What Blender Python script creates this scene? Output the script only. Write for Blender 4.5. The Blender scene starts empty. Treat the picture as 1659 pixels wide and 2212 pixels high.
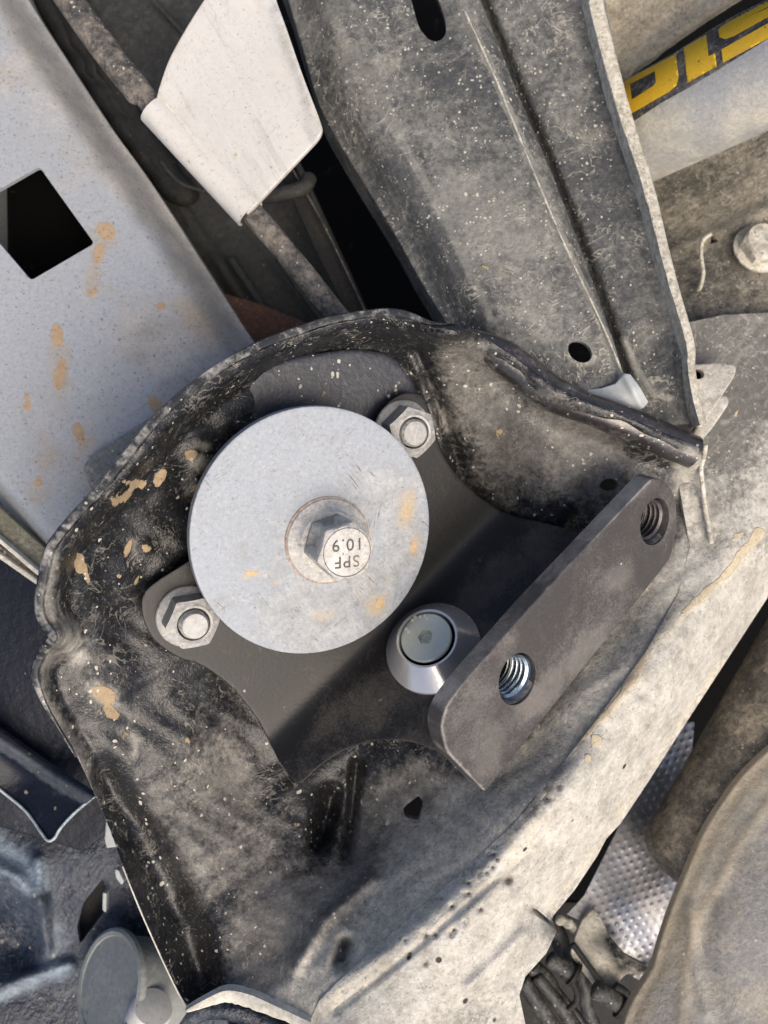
import bpy, math, random
import numpy as np
from mathutils import Vector, Matrix
from mathutils.geometry import delaunay_2d_cdt
random.seed(7); np.random.seed(7)
R = math.radians
scene = bpy.context.scene
COL = scene.collection

# ---------------------------------------------------------------- camera
CU, CV, F, D = 829.5, 1106.0, 2250.0, 30.0      # measured picture units, focal length, distance in cm
cam_d = bpy.data.cameras.new('camera')
cam = bpy.data.objects.new('camera', cam_d); COL.objects.link(cam)
cam_d.sensor_fit = 'VERTICAL'; cam_d.sensor_height = 24.0; cam_d.lens = 24.0 * F / 2212.0
cam_d.clip_start = 0.01; cam_d.clip_end = 100.0
cam.location = (0, 0, D * 0.01)
cam_d.dof.use_dof = True; cam_d.dof.focus_distance = 0.287; cam_d.dof.aperture_fstop = 9.0
scene.camera = cam

# ---------------------------------------------------------------- light
SUN_EL, SUN_AZ = R(55), R(148)     # azimuth measured clockwise from +Y
world = bpy.data.worlds.new('World'); scene.world = world; world.use_nodes = True
wn = world.node_tree.nodes; wl = world.node_tree.links
bg = wn['Background']; sky = wn.new('ShaderNodeTexSky'); sky.sky_type = 'NISHITA'
sky.sun_disc = False; sky.sun_elevation = SUN_EL; sky.sun_rotation = SUN_AZ
sky.dust_density = 4.0; sky.air_density = 0.6; sky.ozone_density = 0.3; sky.altitude = 200
bg.inputs[1].default_value = 0.15
wl.new(sky.outputs[0], bg.inputs[0])
sd = bpy.data.lights.new('sun', 'SUN'); sun = bpy.data.objects.new('sun', sd); COL.objects.link(sun)
sd.energy = 2.1; sd.angle = R(48); sd.color = (1.0, 0.88, 0.72)
sdir = Vector((math.sin(SUN_AZ) * math.cos(SUN_EL), math.cos(SUN_AZ) * math.cos(SUN_EL), math.sin(SUN_EL)))
sun.rotation_euler = sdir.to_track_quat('Z', 'Y').to_euler()
sun.location = sdir * 3
scene.view_settings.view_transform = 'Standard'; scene.view_settings.look = 'None'
scene.view_settings.exposure = 0.24; scene.view_settings.gamma = 1.0

# ---------------------------------------------------------------- geometry helpers (all in cm, written in metres)
def P(u, v, z):
    k = (D - z) / F
    return Vector(((u - CU) * k, (CV - v) * k, z))
def Parr(u, v, z):
    k = (D - z) / F
    return np.stack([(u - CU) * k, (CV - v) * k, z], 1)
class Plane:
    def __init__(s, p, n):
        s.p = Vector(p); s.n = Vector(n).normalized()
        if s.n.z < 0: s.n = -s.n
    @staticmethod
    def three(a, b, c): return Plane(a, (b - a).cross(c - a))
    def z(s, u, v):
        u = np.asarray(u, float); v = np.asarray(v, float)
        dx = (u - CU) / F; dy = (CV - v) / F          # ray point = (dx*t, dy*t, D - t)
        n = s.n; c = n.dot(s.p)
        t = (c - n.z * D) / (n.x * dx + n.y * dy - n.z)
        return D - t
    def pt(s, u, v): return P(u, v, float(s.z(u, v)))
class TPS:
    def __init__(s, pts):
        a = np.array(pts, float); s.c = a[:, :2] / 1000.0
        n = len(a); K = s.k(s.c, s.c) + np.eye(n) * 1e-5
        Q = np.hstack([np.ones((n, 1)), s.c])
        M = np.zeros((n + 3, n + 3)); M[:n, :n] = K; M[:n, n:] = Q; M[n:, :n] = Q.T
        s.w = np.linalg.solve(M, np.concatenate([a[:, 2], np.zeros(3)]))
    def k(s, a, b):
        d2 = ((a[:, None, :] - b[None, :, :]) ** 2).sum(2)
        return np.where(d2 > 0, d2 * np.log(np.maximum(d2, 1e-12)), 0)
    def __call__(s, u, v):
        q = np.stack([np.asarray(u, float), np.asarray(v, float)], 1) / 1000.0
        n = len(s.c)
        return s.k(q, s.c) @ s.w[:n] + s.w[n] + q @ s.w[n + 1:]

def crom(pts, n=8, closed=False):
    pts = [tuple(p) for p in pts]; m = len(pts); out = []
    g = (lambda i: pts[i % m]) if closed else (lambda i: pts[max(0, min(m - 1, i))])
    for i in range(m if closed else m - 1):
        p0, p1, p2, p3 = g(i - 1), g(i), g(i + 1), g(i + 2)
        for k in range(n):
            t = k / n
            out.append(tuple(0.5 * (2 * b + (c - a) * t + (2 * a - 5 * b + 4 * c - d) * t * t + (3 * b - a - 3 * c + d) * t ** 3)
                             for a, b, c, d in zip(p0, p1, p2, p3)))
    if not closed: out.append(pts[-1])
    return out
def dens(poly, step):
    out = []; m = len(poly)
    for i in range(m):
        a, b = poly[i], poly[(i + 1) % m]
        L = math.hypot(b[0] - a[0], b[1] - a[1]); k = max(1, int(round(L / step)))
        for j in range(k): out.append((a[0] + (b[0] - a[0]) * j / k, a[1] + (b[1] - a[1]) * j / k))
    return out
def inpoly(x, y, poly):
    r = np.zeros(len(x), bool); m = len(poly)
    for i in range(m):
        x1, y1 = poly[i]; x2, y2 = poly[(i + 1) % m]
        if y1 == y2: continue
        c = ((y1 > y) != (y2 > y)) & (x < (x2 - x1) * (y - y1) / (y2 - y1) + x1)
        r ^= c
    return r
def dline(x, y, line, closed=False):
    d = np.full(len(x), 1e9); m = len(line)
    for i in range(m if closed else m - 1):
        ax, ay = line[i][:2]; bx, by = line[(i + 1) % m][:2]
        L2 = (bx - ax) ** 2 + (by - ay) ** 2 + 1e-9
        t = np.clip(((x - ax) * (bx - ax) + (y - ay) * (by - ay)) / L2, 0, 1)
        d = np.minimum(d, np.hypot(x - ax - t * (bx - ax), y - ay - t * (by - ay)))
    return d
def sst(x): x = np.clip(x, 0, 1); return x * x * (3 - 2 * x)
def rounded(poly, r, n=5):
    out = []; m = len(poly)
    for i in range(m):
        p = Vector(poly[i][:2]); a = Vector(poly[i - 1][:2]); b = Vector(poly[(i + 1) % m][:2])
        rr = poly[i][2] if len(poly[i]) > 2 else r
        if rr <= 0: out.append(tuple(p)); continue
        da = (a - p); db = (b - p); la = da.length; lb = db.length
        q = min(rr, la * .48, lb * .48); A = p + da / la * q; B = p + db / lb * q
        for k in range(n + 1):
            t = k / n; out.append(tuple(A * (1 - t) ** 2 + p * 2 * t * (1 - t) + B * t * t))
    return out
def ell(cu, cv, a, b, ang=0, n=28):
    c, s = math.cos(R(ang)), math.sin(R(ang))
    return [(cu + a * math.cos(t) * c - b * math.sin(t) * s, cv + a * math.cos(t) * s + b * math.sin(t) * c)
            for t in [2 * PI * i / n for i in range(n)]]
PI = math.pi

def root(name, label, cat, at, group=None, kind=None):
    o = bpy.data.objects.new(name, None); COL.objects.link(o)
    o.empty_display_size = 0.01
    o.location = Vector(at) * 0.01; o['label'] = label; o['category'] = cat
    if group: o['group'] = group
    if kind: o['kind'] = kind
    return o
def tag(o, label, cat, group=None, kind=None):
    o['label'] = label; o['category'] = cat
    if group: o['group'] = group
    if kind: o['kind'] = kind
    return o
def mk(name, verts, faces, mat, parent=None, attrs=None, smooth=True, origin=None, sharp=None):
    V = np.asarray(verts, float) * 0.01
    if parent is not None:
        off = Vector(parent.location); pp = parent.parent
        while pp is not None: off += pp.location; pp = pp.parent
    else:
        off = Vector(V.mean(0)) if origin is None else Vector(origin) * 0.01
    V = V - np.array(off)
    me = bpy.data.meshes.new(name); me.from_pydata(V.tolist(), [], [tuple(int(i) for i in f) for f in faces]); me.update()
    me.materials.append(mat)
    if smooth:
        me.polygons.foreach_set('use_smooth', [True] * len(me.polygons))
        if sharp != 180: me.set_sharp_from_angle(angle=R(sharp or 38))
    if attrs:
        for k, a in attrs.items():
            at = me.attributes.new(k, 'FLOAT', 'POINT'); at.data.foreach_set('value', np.asarray(a, np.float32))
    o = bpy.data.objects.new(name, me); COL.objects.link(o)
    if parent is not None: o.parent = parent
    else: o.location = off
    return o

def sheet(name, outline, zf, mat, parent=None, holes=(), thick=0.25, step=9, edge=3.0, d=(0, 0, -1), skirt=None,
          attrs=None, disp=None, ring=None, scallop=0.0, origin=None):
    """a sheet of metal or plastic: measured outline, its own depth surface zf, real thickness, rolled edges"""
    d = Vector(d).normalized()
    ol = dens(outline, step * 0.8)
    hs = [dens(h, max(2.0, step * 0.6)) for h in holes]
    area = sum(ol[i][0] * ol[(i + 1) % len(ol)][1] - ol[(i + 1) % len(ol)][0] * ol[i][1] for i in range(len(ol)))
    if area < 0: ol = ol[::-1]
    if scallop:
        o2 = []
        for i, p in enumerate(ol):
            a, b = ol[i - 1], ol[(i + 1) % len(ol)]
            L = math.hypot(b[0] - a[0], b[1] - a[1]) + 1e-6
            w = scallop * (random.random() - .5)
            o2.append((p[0] - (b[1] - a[1]) / L * w, p[1] + (b[0] - a[0]) / L * w))
        ol = o2
    pts = list(ol); edges = [(i, (i + 1) % len(ol)) for i in range(len(ol))]
    for h in hs:
        b0 = len(pts); pts += h; edges += [(b0 + i, b0 + (i + 1) % len(h)) for i in range(len(h))]
    A = np.array(ol)
    lo = A.min(0); hi = A.max(0)
    gx, gy = np.meshgrid(np.arange(lo[0], hi[0], step), np.arange(lo[1], hi[1], step * .87))
    gx = gx + (np.arange(gx.shape[0]) % 2)[:, None] * step * .5
    gx = gx.ravel(); gy = gy.ravel()
    m = inpoly(gx, gy, ol)
    gx, gy = gx[m], gy[m]
    dd = dline(gx, gy, ol, True)
    m = dd > max(edge * 1.6, step * .5)
    for h in hs: m &= ~inpoly(gx, gy, h) & (dline(gx, gy, h, True) > step * .45)
    gx, gy = gx[m], gy[m]
    rings = []
    if edge > 0:
        nx = np.roll(A, -1, 0) - np.roll(A, 1, 0); L = np.hypot(nx[:, 0], nx[:, 1])[:, None] + 1e-6
        nr = np.stack([-nx[:, 1], nx[:, 0]], 1) / L
        for f in (0.12, 0.4, 1.0) if edge < 6 else (.06, .2, .45, 1.0):
            q = A + nr * edge * f
            ok = inpoly(q[:, 0], q[:, 1], ol) & (dline(q[:, 0], q[:, 1], ol, True) > edge * f * .8)
            for h in hs: ok &= ~inpoly(q[:, 0], q[:, 1], h)
            rings += q[ok].tolist()
    allp = pts + rings + list(zip(gx.tolist(), gy.tolist()))
    vs, es, fs, *_ = delaunay_2d_cdt([Vector(p) for p in allp], edges, [], 0, 1e-4)
    U = np.array([p[0] for p in vs]); W = np.array([p[1] for p in vs]); T = np.array([list(f) for f in fs])
    cx = U[T].mean(1); cy = W[T].mean(1)
    k = inpoly(cx, cy, ol)
    for h in hs: k &= ~inpoly(cx, cy, h)
    T = T[k]
    used = np.unique(T); mp = -np.ones(len(U), int); mp[used] = np.arange(len(used)); T = mp[T]; U = U[used]; W = W[used]
    z = zf(U, W)
    if disp is not None: z = z + disp(U, W)
    X = Parr(U, W, z)
    kk = (D - z.mean()) / F
    if edge > 0:
        de = dline(U, W, ol, True)
        dr = np.clip(1 - de / edge, 0, 1)
        X = X + np.array(d)[None] * (edge * kk * (1 - np.sqrt(np.maximum(0, 1 - dr ** 2))))[:, None] * 0.9
    # winding: face towards the camera
    a, b, c = T[:, 0], T[:, 1], T[:, 2]
    nz = -((U[b] - U[a]) * (W[c] - W[a]) - (W[b] - W[a]) * (U[c] - U[a]))
    T[nz < 0] = T[nz < 0][:, ::-1]
    n = len(X)
    V = [X, X + np.array(d)[None] * thick]; faces = T.tolist() + (T[:, ::-1] + n).tolist()
    # boundary edges
    cnt = {}
    for t in T:
        for i in range(3):
            e = (int(t[i]), int(t[(i + 1) % 3])); cnt[e] = 1
    bnd = [e for e in cnt if (e[1], e[0]) not in cnt]
    off = 2 * n
    inner = set()
    bv = sorted({i for e in bnd for i in e}); mm = {i: j for j, i in enumerate(bv)}
    B = X[bv]
    depth = np.full(len(bv), thick)
    if skirt:
        do = dline(U[bv], W[bv], ol, True); depth = np.where(do < 0.5, skirt, thick)
    V += [B, B + np.array(d)[None] * depth[:, None]]
    nb = len(bv)
    for (i, j) in bnd: faces.append((off + mm[j], off + mm[i], off + nb + mm[i], off + nb + mm[j]))
    V = np.concatenate(V)
    at = {}
    if attrs:
        for kx, fn in attrs.items():
            q = fn(U, W); at[kx] = np.concatenate([q, q, q[bv], q[bv]])
    return mk(name, V, faces, mat, parent, at, origin=origin, sharp=180)

def frame_of(axis):
    w = Vector(axis).normalized(); ref = Vector((0, 1, 0)) if abs(w.y) < .9 else Vector((1, 0, 0))
    u = ref.cross(w).normalized(); v = w.cross(u)
    return u, v, w
def lathe(name, prof, c, axis, mat, parent=None, seg=48, rf=None, cap0=True, cap1=True, zf=None, sharp=None, rot=0.0):
    """prof: (radius, height); rf(theta) multiplies the radius for hexagons"""
    u, v, w = frame_of(axis); V = []; Fc = []
    for (r, h, *hexf) in prof:
        hx = hexf[0] if hexf else 0
        for i in range(seg):
            t = 2 * PI * i / seg
            rr = r
            if hx:
                a = (t + rot) % (PI / 3) - PI / 6; rh = r * math.cos(PI / 6) / math.cos(a); rr = rh
            hh = h
            if len(hexf) > 1 and hexf[1]:
                hh = h - hexf[1] * (rr / (r * math.cos(PI / 6)) - 1) * r * 1.0
            V.append(c + u * (rr * math.cos(t)) + v * (rr * math.sin(t)) + w * hh)
    m = len(prof)
    for j in range(m - 1):
        for i in range(seg):
            a = j * seg + i; b = j * seg + (i + 1) % seg
            Fc.append((a, b, b + seg, a + seg))
    if cap0: Fc.append(tuple(range(seg))[::-1])
    if cap1: Fc.append(tuple((m - 1) * seg + i for i in range(seg)))
    return mk(name, [tuple(p) for p in V], Fc, mat, parent, sharp=sharp or 30)
def tube(name, pts, r, mat, parent=None, seg=14, n=6, rf=None, caps=True, origin=None, smoothpath=True, flat=1.0):
    pts = [Vector(p) for p in pts]
    path = [Vector(p) for p in crom(pts, n)] if smoothpath and len(pts) > 2 else pts
    if len(path) == 2: path = [path[0].lerp(path[1], i / 30) for i in range(31)]
    V = []; Fc = []; up = Vector((0, 0, 1)); L = 0; tot = sum((path[i + 1] - path[i]).length for i in range(len(path) - 1))
    rings = []
    for i, p in enumerate(path):
        t = (path[min(i + 1, len(path) - 1)] - path[max(i - 1, 0)]).normalized()
        s = t.cross(up)
        if s.length < .05: s = t.cross(Vector((0, 1, 0)))
        s.normalize(); q = s.cross(t)
        if i: L += (p - path[i - 1]).length
        rr = r[0] + (r[1] - r[0]) * L / max(tot, 1e-6) if isinstance(r, tuple) else r
        if rf: rr *= rf(L)
        rings.append((p, s, q, rr, t))
    if caps:
        p, s, q, rr, t = rings[0]; e = [(p - t * rr * .5 * math.sin(a), s, q, rr * math.cos(a), t) for a in (R(88), R(60), R(30))]
        p, s, q, rr, t = rings[-1]; f = [(p + t * rr * .5 * math.sin(a), s, q, rr * math.cos(a), t) for a in (R(30), R(60), R(88))]
        rings = e + rings + f
    for (p, s, q, rr, t) in rings:
        for k in range(seg):
            a = 2 * PI * k / seg; V.append(tuple(p + s * (rr * math.cos(a)) + q * (rr * flat * math.sin(a))))
    for j in range(len(rings) - 1):
        for k in range(seg):
            a = j * seg + k; b = j * seg + (k + 1) % seg; Fc.append((a, b, b + seg, a + seg))
    Fc.append(tuple(range(seg))[::-1]); Fc.append(tuple((len(rings) - 1) * seg + k for k in range(seg)))
    return mk(name, V, Fc, mat, parent, origin=origin, sharp=60)
def bar(name, path_px, zf, w_in, depth, mat, parent, inward, attrs=None, jit=0.0):
    """a rectangular strip of sheet edge swept along a measured line: outer line at path, inner at path + inward*w_in"""
    pts = crom(path_px, 6); n = len(pts); V = []; Fc = []
    for i, p in enumerate(pts):
        a = pts[max(0, i - 1)]; b = pts[min(n - 1, i + 1)]
        L = math.hypot(b[0] - a[0], b[1] - a[1]) + 1e-6; nx, ny = -(b[1] - a[1]) / L * inward, (b[0] - a[0]) / L * inward
        w = (w_in(i / (n - 1)) if callable(w_in) else w_in) * (1 + jit * (random.random() - .5))
        z = float(zf(np.array([p[0]]), np.array([p[1]]))[0])
        j = jit * .35 * (random.random() - .5)
        for (f, dz) in ((0.0, -.10), (0.12, 0), (.5, .015 + j * .2), (.88, -.0), (1.0, -.10)):
            V.append(tuple(P(p[0] + nx * w * f + j, p[1] + ny * w * f, z + dz)))
        q1 = P(p[0] + nx * w, p[1] + ny * w, z); q0 = P(p[0], p[1], z)
        V.append((q1.x, q1.y, z - depth)); V.append((q0.x, q0.y, z - depth))
    for i in range(n - 1):
        for k in range(7):
            a = i * 7 + k; b = i * 7 + (k + 1) % 7; Fc.append((a, b, b + 7, a + 7) if inward > 0 else (a, a + 7, b + 7, b))
    Fc.append(tuple(range(7))); Fc.append(tuple((n - 1) * 7 + k for k in range(7))[::-1])
    return mk(name, V, Fc, mat, parent, sharp=50)

# ---------------------------------------------------------------- materials
class G:
    def __init__(s, name):
        s.m = bpy.data.materials.new(name); s.m.use_nodes = True; s.t = s.m.node_tree; s.N = s.t.nodes; s.L = s.t.links
        s.b = s.N['Principled BSDF']
        tc = s.N.new('ShaderNodeTexCoord'); s.vec = s.vm('SCALE', tc.outputs['Object'], scale=100.0)
    def vm(s, op, a, b=None, scale=None):
        n = s.N.new('ShaderNodeVectorMath'); n.operation = op; s.set(n.inputs[0], a)
        if b is not None: s.set(n.inputs[1], b)
        if scale is not None: n.inputs[3].default_value = scale
        return n.outputs['Value'] if op in ('LENGTH', 'DISTANCE', 'DOT_PRODUCT') else n.outputs[0]
    def set(s, inp, v):
        if hasattr(v, 'is_linked') or hasattr(v, 'links'): s.L.new(v, inp)
        elif isinstance(v, (tuple, list)) and len(v) == 3 and inp.type == 'RGBA': inp.default_value = (*v, 1)
        else: inp.default_value = v
    def ma(s, op, a, b=None, c=None, clamp=False):
        n = s.N.new('ShaderNodeMath'); n.operation = op; n.use_clamp = clamp
        for i, x in enumerate((a, b, c)):
            if x is not None: s.set(n.inputs[i], x)
        return n.outputs[0]
    def noise(s, sc, det=6, rough=.6, dist=0.0, vec=None, off=0):
        n = s.N.new('ShaderNodeTexNoise'); det = min(det, 5)
        s.L.new(s.vm('ADD', vec or s.vec, (off * 3.71, off * 1.93, off * 2.57)), n.inputs['Vector'])
        n.inputs['Scale'].default_value = sc; n.inputs['Detail'].default_value = det
        n.inputs['Roughness'].default_value = rough; n.inputs['Distortion'].default_value = dist
        return n.outputs[0]
    def vor(s, sc, feature='F1', rnd=1, vec=None):
        n = s.N.new('ShaderNodeTexVoronoi'); n.feature = feature; s.L.new(vec or s.vec, n.inputs['Vector'])
        n.inputs['Scale'].default_value = sc; n.inputs['Randomness'].default_value = rnd
        return n
    def step(s, x, lo, hi, clamp=True):
        n = s.N.new('ShaderNodeMapRange'); n.interpolation_type = 'SMOOTHSTEP'
        s.set(n.inputs[0], x); n.inputs[1].default_value = lo; n.inputs[2].default_value = hi
        return n.outputs[0]
    def mix(s, f, a, b, mode='MIX'):
        n = s.N.new('ShaderNodeMix'); n.data_type = 'RGBA'; n.blend_type = mode
        s.set(n.inputs[0], f); s.set(n.inputs[6], a); s.set(n.inputs[7], b)
        return n.outputs[2]
    def attr(s, name):
        n = s.N.new('ShaderNodeAttribute'); n.attribute_name = name; return n.outputs['Fac']
    def stretch(s, ang, fx, fy, fz=1):
        r = s.N.new('ShaderNodeMapping'); r.vector_type = 'TEXTURE'; s.L.new(s.vec, r.inputs[0])
        r.inputs['Rotation'].default_value = (0, 0, R(ang)); r.inputs['Scale'].default_value = (fx, fy, fz)
        return r.outputs[0]

DUST = (.36, .32, .25)
MUD = (.50, .36, .20)
def grime(name, base, rough=.5, metal=0., dust=DUST, amt=.4, op=.8, dscale=.6, fine=6., finea=.35, streak=None, streaka=.0,
          speck=.2, speckc=(.7, .66, .56), specks=3.2, speckr=.16, mud=MUD, muda=0., muds=.8, dark=0., darkc=(.02, .02, .02), darks=2.0,
          scr=0., scrc=(.1, .1, .1), bump=.25, bumps=2.2, grain=.15, pores=0.0, tide=0.0, tidec=(.62, .58, .5), spec=.5,
          lump=0.0, drough=.95, fleck=.5, cakec=(.44, .405, .33), coat=0.0, base2=None, b2s=.5, seed=0.0, aniso=None, coarse=0.0):
    g = G(name)
    n1 = g.noise(dscale, 9, .66, .5, off=seed)
    col = base
    if base2: col = g.mix(g.step(g.noise(b2s, 5, .6, .4, off=seed + 3), .38, .62), base, base2)
    nf = g.noise(fine, 5, .7, off=seed + 1)
    # dust; the mask also carries painted lighting on a few parts
    x = g.ma('ADD', n1, g.ma('MULTIPLY', g.ma('SUBTRACT', nf, .5), .45))
    x = g.ma('ADD', x, g.ma('MULTIPLY', g.attr('dust_light'), .55))
    thr = 0.78 - amt * .56
    dm = g.ma('MULTIPLY', g.step(x, thr - .13, thr + .15), op)
    dcol = g.mix(g.step(g.noise(dscale * 3.1, 6, .7, off=seed + 5), .3, .7), tuple(c * .72 for c in dust), tuple(min(1, c * 1.25) for c in dust))
    col = g.mix(dm, col, dcol)
    rg = g.ma('ADD', rough, g.ma('MULTIPLY', dm, drough - rough), clamp=True)
    mt = g.ma('MULTIPLY', g.ma('SUBTRACT', 1.0, dm, clamp=True), metal)
    hgt = g.ma('MULTIPLY', n1, .12)
    ck = g.attr('caked')
    cx = g.ma('MULTIPLY', g.step(g.ma('ADD', g.ma('MULTIPLY', ck, .9), g.ma('MULTIPLY', g.ma('SUBTRACT', g.noise(1.5, 6, .7, .6, off=seed + 71), .5), 1.1)), .12, .75), .92)
    col = g.mix(cx, col, cakec); rg = g.ma('MAXIMUM', rg, g.ma('MULTIPLY', cx, drough))
    # fine variation
    col = g.mix(finea, col, g.mix(g.step(nf, .25, .75), (.25, .25, .25), (1.0, 1.0, 1.0)), 'OVERLAY')
    if streak is not None and streaka:
        ns = g.noise(1.0, 6, .7, vec=g.stretch(streak, 4.5, .35, 1.0), off=seed + 8)
        m = g.ma('MULTIPLY', g.step(ns, .48, .68), streaka)
        col = g.mix(m, col, tuple(min(1, c * 1.45) for c in dust)); hgt = g.ma('ADD', hgt, g.ma('MULTIPLY', ns, .5))
        m = g.ma('MULTIPLY', g.step(ns, .46, .3), streaka * .7)
        col = g.mix(m, col, tuple(c * .35 for c in dust))
    if coarse:
        nc = g.noise(2.2, 8, .75, 1.2, off=seed + 31)
        col = g.mix(g.ma('MULTIPLY', g.step(nc, .54, .66), coarse), col, tuple(min(1, c * 1.5) for c in dust))
        col = g.mix(g.ma('MULTIPLY', g.step(nc, .47, .36), coarse), col, tuple(c * .3 for c in dust))
    if tide:
        a = g.ma('ABSOLUTE', g.ma('SUBTRACT', g.noise(.8, 4, .55, 1.6, off=seed + 11), .5))
        ln = g.ma('MULTIPLY', g.step(a, .02, .004), g.step(g.noise(.5, 3, off=seed + 12), .47, .6))
        a2 = g.ma('ABSOLUTE', g.ma('SUBTRACT', g.noise(2.4, 3, .5, 2.2, off=seed + 13), .5))
        ln2 = g.ma('MULTIPLY', g.step(a2, .035, .008), g.step(g.noise(1.4, 4, off=seed + 14), .54, .64))
        ln = g.ma('MULTIPLY', g.ma('MAXIMUM', ln, ln2), tide, clamp=True)
        col = g.mix(ln, col, tidec); hgt = g.ma('ADD', hgt, g.ma('MULTIPLY', ln, .3))
    # mud blobs
    nm = g.noise(muds, 6, .55, .8, off=seed + 20)
    xm = g.ma('ADD', nm, g.ma('MULTIPLY', g.attr('mudm'), .68))
    mm = g.step(xm, .80 - muda * .2, .835 - muda * .2)
    mc = g.mix(g.noise(5, 5, .7, off=seed + 4), tuple(c * .6 for c in mud), tuple(min(1, c * 1.25) for c in mud))
    col = g.mix(g.ma('MULTIPLY', mm, .9), col, mc); hgt = g.ma('ADD', hgt, g.ma('MULTIPLY', mm, .9))
    rg = g.ma('MAXIMUM', rg, g.ma('MULTIPLY', mm, .9)); mt = g.ma('MULTIPLY', mt, g.ma('SUBTRACT', 1., mm))
    # pits, smudges, darker lines along grooves and edges
    if dark:
        nd = g.noise(darks, 7, .7, .9, off=seed + 30)
        m = g.ma('MULTIPLY', g.step(nd, .70 - dark * .2, .80 - dark * .2), .75)
        col = g.mix(m, col, darkc)
    sm = g.ma('MULTIPLY', g.attr('darkm'), g.step(g.noise(2.5, 6, .7, off=seed + 33), .1, .6))
    col = g.mix(sm, col, darkc)
    # specks
    if speck:
        clus = g.step(g.noise(.9, 3, .6, off=seed + 81), .30, .55)
        dv = g.vm('ADD', g.vec, g.vm('SCALE', tnoise(g, 3.0), scale=.22))
        for (sc, rr, o) in ((specks, speckr * 1.0, 0), (specks * 2.3, speckr * 1.7, .13)):
            vo = g.vor(sc, vec=dv)
            sep = g.N.new('ShaderNodeSeparateColor'); g.L.new(vo.outputs['Color'], sep.inputs[0])
            keep = g.step(sep.outputs[0], 1 - speck - .01, 1 - speck + .01)
            size = g.ma('MULTIPLY', g.ma('ADD', sep.outputs[1], .25), rr)
            m = g.ma('MULTIPLY', g.ma('MULTIPLY', keep, g.ma('LESS_THAN', vo.outputs['Distance'], g.ma('MULTIPLY', size, clus))), .8)
            col = g.mix(m, col, speckc); hgt = g.ma('ADD', hgt, g.ma('MULTIPLY', m, .6))
            rg = g.ma('MAXIMUM', rg, g.ma('MULTIPLY', m, .6))
    if fleck:
        fn = g.noise(11, 3, .55, 1.0, off=seed + 91)
        col = g.mix(g.ma('MULTIPLY', g.step(fn, .60, .68), fleck * .8), col, g.mix(.5, speckc, col, 'MIX'))
        col = g.mix(g.ma('MULTIPLY', g.step(fn, .41, .34), fleck), col, (.03, .028, .025))
        hgt = g.ma('ADD', hgt, g.ma('MULTIPLY', fn, fleck * .5))
    if pores:
        vo = g.vor(1.3); sep = g.N.new('ShaderNodeSeparateColor'); g.L.new(vo.outputs['Color'], sep.inputs[0])
        keep = g.ma('GREATER_THAN', sep.outputs[0], 1 - pores)
        m = g.ma('MULTIPLY', keep, g.step(vo.outputs['Distance'], .13, .07))
        col = g.mix(m, col, (.03, .025, .02)); hgt = g.ma('SUBTRACT', hgt, g.ma('MULTIPLY', m, 1.5))
    if scr:
        for a, o in ((35, 1), (-50, 2), (80, 3)):
            nn = g.noise(1.0, 2, .5, .35, vec=g.stretch(a, 2.2, .12, 1), off=seed + 40 + o)
            ln = g.step(g.ma('ABSOLUTE', g.ma('SUBTRACT', nn, .5)), .012, .002)
            ln = g.ma('MULTIPLY', ln, g.step(g.noise(.8, 3, off=seed + 50 + o), .56, .66))
            col = g.mix(g.ma('MULTIPLY', ln, scr), col, scrc)
    # bump
    if lump: hgt = g.ma('ADD', hgt, g.ma('MULTIPLY', g.noise(.7, 4, .55, .3, off=seed + 60), lump * 3))
    hgt = g.ma('ADD', hgt, g.ma('MULTIPLY', g.noise(bumps, 8, .68, off=seed + 61), .8))
    hgt = g.ma('ADD', hgt, g.ma('MULTIPLY', nf, grain))
    bp = g.N.new('ShaderNodeBump'); bp.inputs['Strength'].default_value = min(1, bump * 2); bp.inputs['Distance'].default_value = .0009 * (1 + lump)
    g.L.new(hgt, bp.inputs['Height']); g.L.new(bp.outputs[0], g.b.inputs['Normal'])
    g.set(g.b.inputs['Base Color'], col); g.set(g.b.inputs['Roughness'], rg); g.set(g.b.inputs['Metallic'], mt)
    g.b.inputs['Specular IOR Level'].default_value = spec
    if coat: g.b.inputs['Coat Weight'].default_value = coat; g.b.inputs['Coat Roughness'].default_value = .25
    return g.m
def tnoise(g, sc):
    n = g.N.new('ShaderNodeTexNoise'); g.L.new(g.vec, n.inputs['Vector']); n.inputs['Scale'].default_value = sc
    n.inputs['Detail'].default_value = 2
    return n.outputs['Color']

M = {}
M['black_pan'] = grime('black_painted_steel', fleck=0.4, drough=.5, base=(.013, .014, .016), rough=.30, dust=(.185, .175, .155), amt=.17, op=.75, dscale=.3, fine=5, speck=.2,
                       specks=2.6, cakec=(.42, .40, .345), mud=(.46, .34, .2), muda=.10, bump=.25, lump=.3, tide=.5, tidec=(.33, .31, .26), coarse=.08, finea=.5)
M['gloss'] = grime('glossy_black_rolled_steel', fleck=.12, drough=.5, spec=.8, base=(.085, .08, .078), metal=.7, rough=.30, dust=(.20, .185, .165), amt=.30, op=.8, dscale=.8, speck=.3, specks=3.4, bump=.12, lump=.1, coarse=.05, seed=101)
M['sky_tint'] = grime('black_paint_sky_tint', fleck=0.1, base=(.026, .031, .043), rough=.34, dust=(.16, .15, .13), amt=.08, op=.6, dscale=.45, fine=5, speck=.3, specks=2.4, bump=.15, tide=.1)  # black paint with the blue sky reflection put into its colour
M['pan_edge'] = grime('worn_black_edge', (.03, .032, .035), .4, dust=(.40, .39, .36), amt=.40, op=.85, dscale=1.6, fine=7, speck=.15, specks=3.5, finea=.15, bump=.1, coarse=.05, fleck=.1, drough=.45)
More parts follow.
